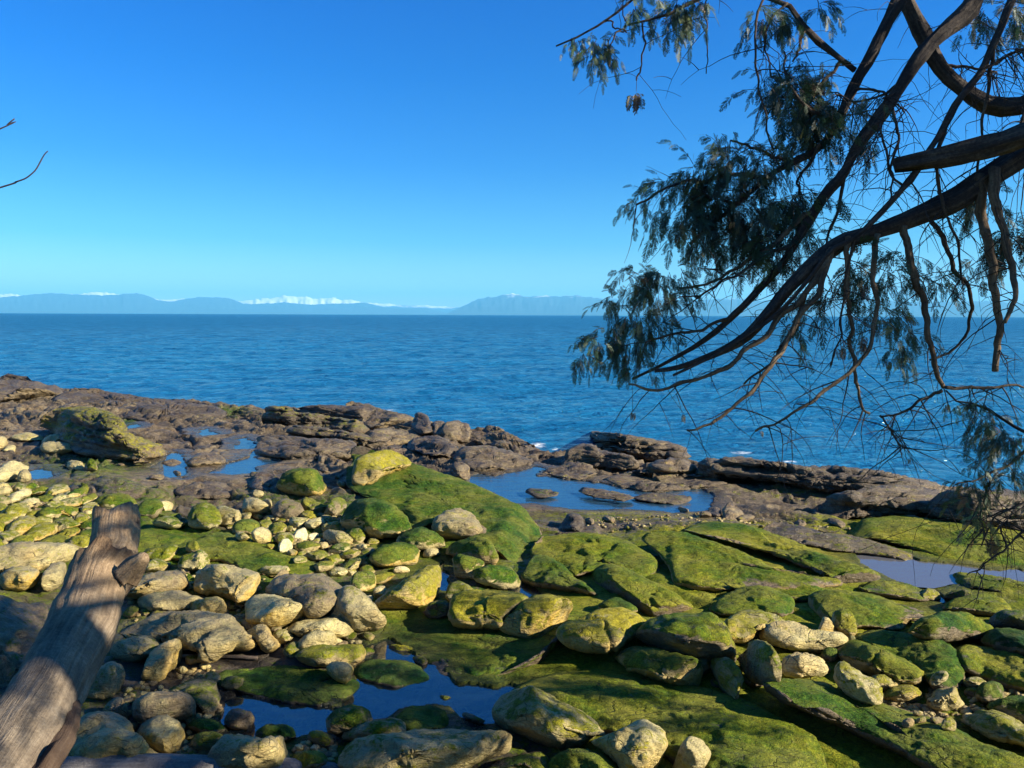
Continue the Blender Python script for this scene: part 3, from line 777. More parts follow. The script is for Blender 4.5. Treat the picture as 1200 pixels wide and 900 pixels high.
# (name, label, points, k, beta, tone, moss, yellow, hue, facet)
BOULD = [
 ('boulder', 'yellow-topped boulder crowning the upper end of the big green ridge', [(408, 568), (410, 550), (417, 537), (430, 530), (452, 528), (470, 533), (482, 543), (462, 554), (445, 562), (432, 570)], .75, .5, .50, .55, .45, 1.0, .3),
 ('boulder', 'round green boulder with a lit yellow foot beyond the orange-cream cobble', [(325, 570), (330, 556), (345, 549), (365, 549), (382, 560), (385, 572), (372, 580), (350, 581), (335, 577)], .75, .5, .42, .75, .45, .35, .3),
 ('boulder', 'green veined boulder with a cream foot at the edge of the small pool', [(398, 622), (400, 605), (415, 587), (437, 584), (460, 590), (478, 606), (483, 622), (466, 630), (436, 632), (414, 628)], .75, .5, .52, .80, .35, .34, .4),
 ('boulder', 'split brown boulder tucked under the big green ridge', [(504, 618), (510, 606), (522, 599), (540, 597), (556, 604), (566, 618), (562, 630), (532, 633), (510, 629)], .75, .5, .40, .18, .05, .7, .8),
 ('boulder', 'olive rounded boulder below the split brown boulder', [(522, 650), (528, 638), (545, 630), (565, 627), (578, 638), (583, 654), (576, 664), (560, 660), (540, 656)], .7, .5, .40, .75, .2, .5, .4),
 ('boulder', 'green-capped boulder with a white front standing in the small pool', [(462, 638), (468, 625), (490, 618), (510, 624), (521, 635), (522, 643), (503, 645), (480, 643)], .7, .5, .72, .78, .05, .3, .4),
 ('boulder', 'green-topped boulder with a yellow front half beside the small pool', [(433, 655), (440, 643), (456, 637), (475, 637), (491, 643), (497, 652), (488, 661), (468, 665), (444, 664)], .65, .5, .64, .78, .9, .36, .3),
 ('boulder', 'squat green block with a pale edge across the small pool', [(530, 666), (531, 652), (538, 649), (556, 654), (567, 659), (562, 676), (546, 678), (532, 676)], .75, .5, .56, .78, .2, .36, .6),
 ('boulder', 'black-sided mossy boulder with a white nose pointing at the domed slab', [(553, 676), (558, 667), (575, 663), (595, 664), (608, 670), (614, 682), (611, 689), (592, 690), (568, 686)], .7, .5, .55, .62, .05, .4, .3),
 ('boulder', 'long yellow-green boulder tilted up towards the small pool', [(437, 714), (446, 702), (462, 690), (482, 673), (498, 662), (514, 661), (523, 673), (519, 688), (506, 706), (486, 714), (466, 719), (448, 720)], .55, .42, .62, .55, .75, .85, .35),
 ('boulder', 'pale mossy boulder wedged behind the flat-topped cracked block', [(520, 700), (523, 684), (535, 681), (547, 684), (557, 693), (550, 703), (532, 706)], .7, .5, .62, .55, .2, .6, .5),
 ('boulder', 'dark low boulder in shadow at the foot of the long yellow-green boulder', [(496, 718), (503, 706), (520, 703), (530, 710), (524, 722), (505, 724)], .7, .5, .30, .4, .05, .5, .3),
 ('boulder', 'flat-topped block with an eroded dark hollow in its front', [(524, 720), (527, 703), (534, 696), (560, 693), (600, 695), (622, 699), (608, 712), (590, 726), (586, 739), (562, 738), (532, 735)], .6, .5, .52, .72, .35, .85, .5),
 ('boulder', 'large yellow-green boulder with a broken pale end against the cracked block', [(584, 738), (590, 722), (606, 706), (622, 698), (650, 697), (676, 704), (674, 716), (668, 730), (654, 745), (624, 750), (602, 746)], .55, .48, .60, .62, .55, .88, .7),
 ('boulder', 'egg-shaped yellow mossy boulder with a point towards the bright green hump', [(653, 744), (664, 733), (682, 724), (700, 713), (728, 711), (752, 716), (760, 726), (746, 746), (722, 765), (692, 765), (668, 757)], .6, .48, .60, .58, .55, .9, .3),
 ('boulder', 'small blue-green rock behind the egg-shaped yellow boulder', [(698, 716), (706, 705), (722, 701), (738, 706), (748, 716), (730, 720)], .7, .5, .40, .85, .05, .3, .3),
 ('boulder', 'great dark boulder half in its own shadow behind the long pale-ended boulder', [(744, 748), (752, 732), (770, 722), (795, 717), (830, 717), (846, 728), (856, 750), (864, 772), (855, 782), (828, 782), (800, 774), (768, 766)], .75, .55, .36, .62, .05, .55, .3),
 ('boulder', 'long mossy boulder with a bright cream and yellow squared end', [(720, 772), (724, 764), (738, 758), (766, 760), (796, 768), (818, 775), (821, 786), (814, 803), (796, 804), (768, 797), (738, 784)], .6, .5, .58, .74, .85, .5, .4),
 ('boulder', 'round half-hidden cobble behind the squared cream end', [(806, 772), (815, 764), (828, 768), (833, 780), (826, 790), (812, 786)], .7, .5, .42, .4, .05, .6, .2),
 ('boulder', 'teardrop boulder standing on its point beside the great dark boulder', [(833, 784), (837, 773), (850, 770), (864, 779), (874, 792), (870, 808), (862, 822), (850, 812), (840, 798)], .7, .5, .50, .45, .1, .75, .4),
 ('boulder', 'arched yellow boulder bridging behind the grey pitted boulder', [(847, 738), (853, 723), (868, 717), (895, 717), (918, 720), (932, 728), (918, 733), (895, 738), (882, 750), (868, 756), (852, 752)], .7, .45, .60, .45, .85, .75, .3),
 ('boulder', 'grey pitted boulder upright below the arched yellow boulder', [(862, 768), (866, 752), (880, 748), (898, 753), (910, 766), (920, 782), (918, 795), (900, 803), (884, 801), (870, 788)], .75, .5, .45, .42, .1, .6, .5),
 ('boulder', 'long cream boulder with a knobbly white end lying across the green slabs', [(890, 748), (894, 736), (908, 728), (930, 729), (952, 738), (985, 743), (993, 752), (990, 762), (966, 766), (940, 765), (908, 759)], .65, .5, .86, .15, .2, .7, .45),
 ('boulder', 'tall orange-tan stone leaning on the boulder with a faceted cream corner', [(958, 745), (963, 726), (970, 722), (977, 731), (981, 744), (970, 749)], .85, .5, .62, .05, .6, .8, .4),
 ('boulder', 'green-topped boulder with a faceted cream corner', [(974, 738), (976, 719), (990, 711), (1000, 721), (1004, 736), (1000, 749), (984, 748)], .8, .5, .66, .60, .25, .6, .6),
 ('boulder', 'little upright cobble under the faceted cream corner', [(992, 755), (994, 746), (1001, 745), (1005, 754), (1000, 759)], .8, .5, .58, .4, .1, .6, .3),
 ('boulder', 'layered cream slab stones lying flat in the gap beside the grey pitted boulder', [(914, 788), (922, 770), (945, 768), (970, 780), (980, 790), (955, 793), (930, 796)], .4, .35, .70, .1, .1, .7, .8),
 ('boulder', 'small dark green stone in front of the knobbly white end', [(962, 768), (968, 759), (980, 760), (984, 770), (974, 776)], .7, .5, .35, .7, .0, .3, .3),
 ('boulder', 'long green boulder with a pale squared end above the two rounded pale cobbles', [(978, 764), (984, 755), (1004, 755), (1040, 767), (1072, 779), (1085, 790), (1079, 802), (1060, 804), (1030, 795), (1000, 784)], .6, .48, .52, .86, .15, .6, .4),
 ('boulder', 'jagged white rock with a green shoulder beside the pebble patch', [(976, 790), (978, 778), (986, 774), (998, 782), (1012, 792), (1026, 796), (1034, 808), (1036, 822), (1020, 825), (1000, 820), (984, 806)], .65, .5, .90, .45, .1, .75, .95),
 ('cobble', 'rounded pale cobble between the jagged white rock and the long green boulder', [(1018, 801), (1026, 791), (1044, 790), (1057, 798), (1052, 807), (1036, 811), (1024, 809)], .7, .5, .70, .40, .2, .6, .3),
 ('cobble', 'olive cobble with an amber end just above the pebble patch', [(1034, 816), (1046, 805), (1066, 803), (1081, 812), (1078, 822), (1062, 825), (1044, 822)], .65, .5, .52, .55, .5, .8, .3),
 ('boulder', 'cream wedge-shaped boulder with a mossy notch at its top', [(1082, 830), (1088, 815), (1098, 805), (1112, 808), (1122, 804), (1128, 818), (1132, 833), (1116, 836), (1098, 832)], .8, .5, .72, .30, .1, .7, .8),
 ('cobble', 'pale green cobble beside the olive slab with the mossy rim', [(1127, 803), (1134, 794), (1148, 792), (1157, 801), (1148, 808), (1134, 808)], .7, .5, .66, .40, .1, .6, .4),
 ('boulder', 'square-shouldered dark green block beyond the tan boulder at the edge of the view', [(1142, 818), (1148, 802), (1162, 798), (1174, 804), (1177, 820), (1164, 826), (1150, 824)], .8, .5, .42, .9, .0, .28, .6),
 ('boulder', 'tan boulder with a green cap at the edge of the view', [(1126, 846), (1134, 835), (1150, 830), (1172, 835), (1204, 850), (1240, 870), (1230, 884), (1192, 874), (1158, 862)], .6, .48, .62, .45, .25, .6, .3),
 ('boulder', 'mossy mound behind the tan boulder at the edge of the view', [(1154, 832), (1165, 822), (1190, 816), (1230, 820), (1240, 850), (1205, 850), (1175, 838)], .6, .5, .42, .9, .0, .35, .3),
 ('boulder', 'rounded bright green boulder with a big black shadow side', [(1062, 742), (1072, 728), (1090, 719), (1108, 716), (1132, 718), (1156, 730), (1167, 738), (1152, 747), (1120, 751), (1084, 750)], .8, .55, .36, .95, .0, .45, .2),
 ('boulder', 'shaggy dark green boulder at the edge of the view below the rounded bright green boulder', [(1146, 752), (1152, 741), (1170, 735), (1205, 740), (1260, 755), (1260, 785), (1205, 774), (1168, 764)], .7, .5, .36, .95, .0, .2, .2),
 ('boulder', 'dark boulder in shade behind the rounded bright green boulder', [(1158, 728), (1168, 718), (1190, 716), (1230, 722), (1230, 742), (1195, 740), (1170, 738)], .8, .5, .30, .5, .0, .3, .3),
 ('boulder', 'small upright cobble among the loose stones under the pebble patch', [(1103, 852), (1106, 842), (1114, 840), (1121, 845), (1120, 855), (1110, 857)], .8, .5, .5, .45, .1, .6, .6),
 ('boulder', 'barnacled knob with a pale face at the shaggy bed by the grey stream pool', [(1078, 700), (1084, 690), (1096, 690), (1106, 699), (1098, 704), (1086, 704)], .8, .5, .45, .4, .1, .6, .6),
 ('boulder', 'black wet rock near the triangular dark pool', [(1105, 702), (1115, 692), (1135, 692), (1140, 701), (1125, 706)], .8, .5, .24, .4, 0, .3, .5),
 ('boulder', 'pale green boulder with lit facets just below the green slab with the yellow lip', [(208, 664), (212, 652), (224, 648), (236, 643), (244, 652), (250, 666), (236, 669), (218, 669)], .8, .5, .66, .50, .1, .62, .6),
 ('boulder', 'small mossy knob balanced above the pale green faceted boulder', [(217, 645), (220, 636), (230, 634), (236, 642), (230, 648), (222, 649)], .8, .5, .55, .7, .1, .7, .4),
 ('boulder', 'cream-fronted mossy stone next to the end of the driftwood log', [(164, 653), (172, 644), (190, 640), (209, 639), (208, 650), (197, 657), (180, 657)], .65, .5, .68, .60, .3, .6, .4),
 ('cobble', 'cream and olive cobble just beside the collar of the driftwood log', [(170, 668), (177, 656), (190, 655), (200, 663), (195, 670), (180, 672)], .7, .5, .66, .45, .3, .7, .4),
 ('boulder', 'big grey and ochre boulder with a dark cleft on one side', [(221, 682), (228, 670), (245, 665), (280, 665), (302, 670), (304, 684), (296, 700), (283, 710), (270, 703), (252, 697), (232, 690)], .7, .5, .55, .10, .65, .6, .55),
 ('boulder', 'blue-grey boulder with a yellow-green foot between the log and the big grey and ochre boulder', [(141, 700), (150, 685), (172, 672), (196, 668), (216, 672), (222, 684), (210, 697), (182, 704), (154, 706)], .7, .5, .46, .15, .4, .7, .35),
 ('boulder', 'smooth grey boulder with a dark shaded flank below the blue-grey boulder', [(154, 708), (166, 698), (186, 694), (212, 693), (240, 702), (233, 712), (208, 719), (178, 717)], .65, .5, .50, .08, .15, .6, .35),
 ('boulder', 'olive pillow-shaped stone tucked beneath the big grey and ochre boulder', [(217, 717), (222, 706), (238, 702), (258, 701), (266, 709), (264, 723), (244, 724), (226, 722)], .7, .5, .50, .25, .3, .7, .3),
 ('boulder', 'rounded cream and orange boulder like a loaf in front of the long dark boulder', [(284, 722), (286, 708), (298, 699), (318, 697), (344, 700), (364, 707), (365, 722), (348, 733), (330, 738), (305, 734), (290, 730)], .75, .5, .66, .08, .75, .7, .3),
 ('boulder', 'long dark brown boulder lying between the green slab and the loaf-shaped boulder', [(304, 694), (310, 680), (330, 673), (380, 672), (398, 680), (416, 688), (400, 700), (392, 722), (366, 724), (335, 704)], .6, .48, .36, .18, .1, .65, .45),
 ('boulder', 'grey speckled hump forming the thick end of the long dark boulder', [(380, 728), (384, 706), (396, 692), (412, 686), (428, 692), (444, 712), (454, 728), (444, 739), (424, 740), (400, 736)], .75, .5, .50, .14, .05, .6, .35),
 ('boulder', 'very large blue-grey slab boulder with a lit sandy point', [(128, 738), (138, 724), (160, 718), (195, 715), (245, 718), (272, 723), (288, 740), (302, 758), (302, 770), (280, 773), (258, 766), (236, 757), (200, 750), (160, 746)], .5, .42, .48, .06, .30, .65, .5),
 ('boulder', 'upright grey and yellow stone leaning under the very large blue-grey slab boulder', [(162, 797), (168, 780), (178, 764), (194, 753), (209, 749), (215, 760), (211, 778), (196, 793), (178, 801)], .75, .5, .54, .08, .35, .7, .45),
 ('boulder', 'knee-bent brown stone standing between the slab boulder and the small pools', [(285, 748), (290, 736), (302, 731), (313, 734), (319, 746), (329, 757), (326, 764), (312, 766), (300, 756)], .75, .5, .46, .06, .35, .6, .3),
 ('cobble', 'bright pale cobble beside the knee-bent brown stone', [(318, 745), (324, 738), (336, 738), (344, 745), (339, 754), (326, 755)], .75, .5, .74, .25, .2, .7, .4),
 ('boulder', 'long cream-topped boulder with a shadowed belly under the grey speckled hump', [(336, 740), (346, 729), (370, 724), (396, 722), (412, 728), (415, 740), (402, 747), (376, 748), (352, 746)], .65, .5, .68, .12, .25, .7, .35),
 ('boulder', 'wedge-shaped boulder with a shaded top below the long cream-topped boulder', [(344, 760), (354, 748), (372, 741), (390, 741), (394, 752), (384, 760), (362, 764)], .65, .5, .56, .2, .15, .6, .45),
 ('boulder', 'broad olive boulder over the small amber-fronted stone', [(344, 772), (350, 761), (372, 756), (404, 755), (426, 757), (428, 772), (412, 781), (384, 783), (358, 780)], .65, .5, .48, .60, .3, .72, .35),
 ('cobble', 'amber-fronted stone jutting out beneath the broad olive boulder', [(379, 784), (388, 776), (404, 775), (415, 785), (411, 797), (400, 801), (388, 793)], .75, .5, .56, .2, 1.0, .9, .4),
 ('boulder', 'blue-black rounded boulder with a white lower edge behind the grey dome-shaped one', [(153, 838), (158, 822), (172, 813), (192, 810), (216, 812), (230, 822), (229, 837), (214, 850), (180, 850), (160, 847)], .75, .55, .36, .04, .0, .5, .2),
 ('boulder', 'grey dome-shaped boulder with a yellow lower half near the bottom log', [(159, 864), (166, 850), (178, 841), (196, 836), (213, 842), (220, 858), (216, 875), (197, 886), (174, 878)], .75, .52, .48, .05, .6, .75, .3),
 ('boulder', 'broad flat-topped stone with tan flanks just above the bottom log', [(72, 868), (82, 848), (100, 838), (128, 837), (150, 844), (160, 860), (176, 873), (190, 888), (150, 896), (90, 896)], .5, .42, .46, .08, .4, .6, .45),
 ('boulder', 'grey-brown stone behind the broad flat-topped stone', [(120, 842), (124, 826), (136, 816), (147, 818), (155, 832), (151, 845), (134, 846)], .8, .5, .38, .1, .1, .6, .45),
 ('boulder', 'grey boulder in the shade against the flank of the driftwood log', [(98, 816), (104, 796), (116, 782), (134, 776), (145, 786), (142, 802), (128, 818)], .75, .5, .42, .2, .05, .5, .5),
 ('boulder', 'mottled grey stone with white flecks below the tip of the slab boulder near the log', [(128, 768), (134, 754), (152, 747), (172, 746), (190, 754), (178, 767), (152, 775)], .7, .5, .46, .2, .0, .5, .5),
 ('boulder', 'low dark olive stone behind the blue-black rounded boulder', [(182, 812), (194, 802), (215, 795), (240, 794), (258, 800), (264, 818), (248, 836), (232, 826), (208, 814)], .5, .45, .36, .40, .05, .45, .45),
 ('boulder', 'nearly black round stone at the rim of the near dark pool', [(263, 848), (268, 834), (280, 827), (292, 830), (298, 842), (293, 854), (276, 857)], .75, .52, .28, .30, .05, .5, .25),
 ('boulder', 'flat green stone between the two round stones by the near dark pool', [(218, 853), (228, 843), (245, 842), (262, 849), (266, 857), (240, 860)], .55, .45, .34, .8, .0, .36, .3),
 ('cobble', 'olive-yellow cobble under the flat green stone', [(224, 873), (230, 860), (248, 857), (262, 863), (260, 877), (242, 883)], .7, .5, .44, .65, .2, .75, .25),
 ('boulder', 'grey angular boulder with squared shoulders touching the bottom log', [(240, 897), (246, 880), (258, 868), (275, 863), (312, 867), (334, 861), (342, 878), (346, 902), (300, 906), (260, 906)], .65, .48, .46, .14, .15, .6, .75),
 ('boulder', 'dark wet green stone at the near lip of the near dark pool', [(296, 863), (306, 853), (325, 849), (346, 851), (349, 863), (330, 869), (310, 868)], .6, .45, .28, .85, .0, .2, .3),
 ('cobble', 'olive stone with bright lichen green at the bottom by the angular boulder', [(340, 893), (346, 882), (362, 879), (380, 882), (384, 894), (372, 902), (352, 902)], .6, .5, .40, .75, .1, .7, .3),
 ('boulder', 'dark green boulder with a tan patch beside the branching pool', [(380, 858), (384, 840), (396, 829), (414, 826), (432, 831), (442, 845), (432, 854), (412, 861), (392, 863)], .7, .5, .38, .6, .1, .3, .3),
 ('boulder', 'flattish grey-green stone between the tan-patched boulder and the long bottom boulder', [(402, 866), (416, 853), (436, 845), (462, 842), (484, 852), (474, 864), (440, 872)], .5, .42, .40, .4, .05, .4, .4),
 ('boulder', 'very long boulder along the bottom with a rounded speckled nose', [(396, 890), (404, 874), (424, 865), (470, 856), (520, 852), (570, 855), (608, 858), (626, 867), (622, 880), (592, 886), (560, 895), (520, 915), (440, 918), (404, 908)], .45, .40, .48, .26, .12, .5, .5),
 ('boulder', 'big angular boulder with a mossy roof and a lit creased face beside the branching pool', [(577, 834), (584, 820), (602, 811), (626, 804), (650, 815), (684, 837), (711, 857), (692, 866), (666, 878), (642, 874), (620, 864), (592, 850)], .65, .5, .56, .42, .08, .62, .75),
 ('boulder', 'golden triangular boulder with a black shadowed underside at the bottom', [(693, 866), (702, 858), (725, 854), (754, 846), (772, 848), (783, 870), (776, 892), (760, 908), (738, 908), (726, 890), (708, 876)], .75, .48, .64, .25, .55, .85, .7),
 ('boulder', 'pale cream upright boulder at the bottom beside the golden triangular one', [(786, 905), (792, 884), (800, 868), (812, 860), (826, 867), (833, 882), (826, 900), (812, 912), (796, 912)], .8, .5, .82, .15, .25, .8, .5),
 ('boulder', 'shadowed green boulder at the bottom under the big angular boulder', [(640, 912), (644, 890), (660, 880), (690, 878), (720, 890), (735, 912), (690, 925)], .6, .45, .32, .75, .0, .4, .3),
 ('boulder', 'dark olive rock at the bottom under the rounded speckled nose', [(560, 912), (590, 890), (620, 883), (642, 882), (650, 910), (610, 922)], .6, .45, .32, .6, .05, .5, .3),
 ('boulder', 'long smooth grey boulder lying in the cobbles beyond the striped shaded ledge', [(-40, 655), (-10, 645), (25, 640), (80, 636), (104, 644), (102, 657), (62, 668), (12, 669), (-30, 672)], .6, .5, .48, .15, .08, .65, .3),
 ('boulder', 'ochre-sided rounded boulder between the long smooth grey boulder and the striped shaded ledge', [(-4, 684), (4, 669), (28, 662), (49, 668), (44, 684), (28, 694), (8, 692)], .75, .5, .48, .18, .75, .75, .35),
 ('boulder', 'narrow grey stone on its edge against the driftwood log', [(49, 679), (54, 665), (65, 659), (76, 660), (76, 676), (66, 691), (55, 694)], .8, .5, .50, .05, .05, .6, .4),
 ('boulder', 'tan slab-like block in front of the outcrop with the olive top', [(46, 524), (52, 518), (88, 519), (91, 530), (70, 532), (52, 530)], .75, .5, .56, .08, .15, .7, .6),
 ('boulder', 'peaked tan stone resting behind the tan slab-like block', [(46, 519), (54, 512), (66, 508), (76, 512), (77, 520), (60, 522)], .8, .5, .60, .15, .2, .8, .6),
 ('boulder', 'flat cream stone over a dark hollow near the tan blocks', [(10, 513), (16, 508), (34, 507), (50, 511), (50, 517), (30, 518)], .6, .5, .66, .2, .1, .7, .4),
 ('cobble', 'whitish stones by the cream one at the edge of the view', [(-12, 524), (-6, 513), (6, 510), (10, 518), (2, 526)], .7, .5, .74, .05, .05, .7, .5),
 ('cobble', 'small whitish cobble below the flat cream stone', [(2, 530), (8, 523), (18, 522), (17, 530), (8, 533)], .7, .5, .74, .05, .0, .7, .5),
 ('cobble', 'pale lone cobble with a dark foot on the green flat', [(77, 547), (80, 539), (95, 541), (99, 546), (94, 551), (84, 551)], .7, .5, .70, .15, .1, .7, .5),
 ('cobble', 'dark mossy cobble beside the pale lone cobble', [(99, 548), (104, 538), (112, 540), (114, 550), (106, 553)], .8, .5, .4, .6, .0, .5, .5),
 ('boulder', 'pale and grey boulder at the edge of the view above the small bright pool', [(-14, 562), (0, 548), (14, 540), (30, 541), (34, 550), (18, 560), (4, 564)], .6, .5, .70, .05, .0, .7, .6),
 ('cobble', 'brown cobble next to the small bright pool at the edge of the view', [(20, 564), (24, 552), (32, 550), (37, 559), (33, 566)], .8, .5, .44, .05, .05, .7, .5),
 ('cobble', 'ribbed pale stone at the edge of the view past the cobble bed', [(-10, 578), (-2, 566), (10, 566), (17, 572), (8, 580)], .7, .5, .62, .2, .05, .7, .6),
 ('boulder', 'long flat green stone with a white back behind the top of the driftwood log', [(104, 590), (118, 581), (145, 578), (158, 584), (162, 598), (140, 602), (112, 598)], .5, .45, .58, .72, .0, .5, .5),
 ('boulder', 'dark green boulder behind the top of the driftwood log', [(160, 602), (166, 588), (180, 584), (192, 590), (192, 604), (178, 608)], .7, .5, .38, .85, .0, .35, .4),
 ('cobble', 'white wedge showing behind the dark green boulder', [(186, 594), (190, 587), (203, 590), (202, 598), (192, 600)], .8, .5, .8, .05, .0, .6, .5),
 ('boulder', 'pale green whale-backed stone beyond the green slab with the yellow lip', [(177, 615), (184, 607), (200, 604), (214, 610), (219, 616), (212, 621), (190, 620)], .65, .5, .60, .50, .0, .45, .3),
 ('cobble', 'dark mossy cobble on top of the pale green whale-backed stone', [(196, 608), (201, 602), (210, 602), (213, 609), (204, 611)], .8, .5, .38, .7, .0, .4, .4),
 ('boulder', 'mossy boulder with a white two-layered foot beside a black gap', [(222, 618), (220, 602), (228, 592), (244, 589), (256, 598), (262, 614), (266, 619), (240, 621)], .7, .5, .74, .62, .0, .6, .4),
 ('boulder', 'tan angular boulder beyond the green slab, next to the two-layered one', [(252, 612), (252, 596), (262, 592), (278, 598), (288, 606), (284, 615), (266, 617)], .75, .5, .58, .25, .1, .7, .6),
 ('boulder', 'orange-cream rounded cobble, the largest bright one below the shadowed cleft', [(281, 594), (285, 586), (298, 583), (310, 588), (316, 596), (310, 603), (294, 605), (286, 602)], .75, .52, .72, .03, .35, .8, .3),
 ('cobble', 'grey cobble tucked behind the orange-cream rounded one', [(306, 590), (310, 584), (318, 586), (319, 594), (313, 596)], .8, .5, .52, .05, .0, .6, .4),
 ('boulder', 'dark barnacle-grey dome beside the orange-cream rounded cobble', [(316, 600), (320, 590), (332, 584), (348, 587), (357, 598), (354, 607), (336, 610), (322, 607)], .75, .5, .34, .2, .0, .5, .3),
 ('boulder', 'green faceted boulder beside the dark barnacle-grey dome', [(352, 600), (354, 586), (364, 584), (378, 590), (386, 594), (378, 602), (364, 606)], .75, .5, .46, .6, .1, .6, .6),
 ('boulder', 'grey-green slanted boulder casting a wedge of shade before the veined boulder', [(376, 606), (384, 592), (392, 582), (406, 584), (410, 590), (400, 602), (386, 610)], .75, .5, .40, .55, .0, .55, .5),
 ('cobble', 'tiny tan stone alone in the shadowed cleft', [(294, 580), (298, 574), (308, 576), (309, 582), (302, 585)], .8, .5, .52, .05, .1, .7, .4),
]
for B_ in BOULD:
    stone(B_[0], B_[1], 'boulder' if B_[0] == 'boulder' else 'cobble', G_BOULD if B_[0] == 'boulder' else G_COB, B_[2], B_[3], B_[4], B_[5] + .13 * (.33 < B_[5] < .72) - .06 * (B_[5] > .8), B_[6] * .88, B_[7] * 1.15, 
          hue=B_[8], facet=B_[9], barn=.12)

stone('rock_ledge', 'striped grey ledge in the shade of the driftwood log', 'rock', G_LEDGE,
      [(-60, 720), (-30, 696), (0, 688), (30, 692), (60, 702), (62, 720), (52, 760), (30, 800), (-20, 830), (-80, 820)], .25, .22, .36, .15, .0, style='slab', facet=.4, barn=.0, hue=.4)

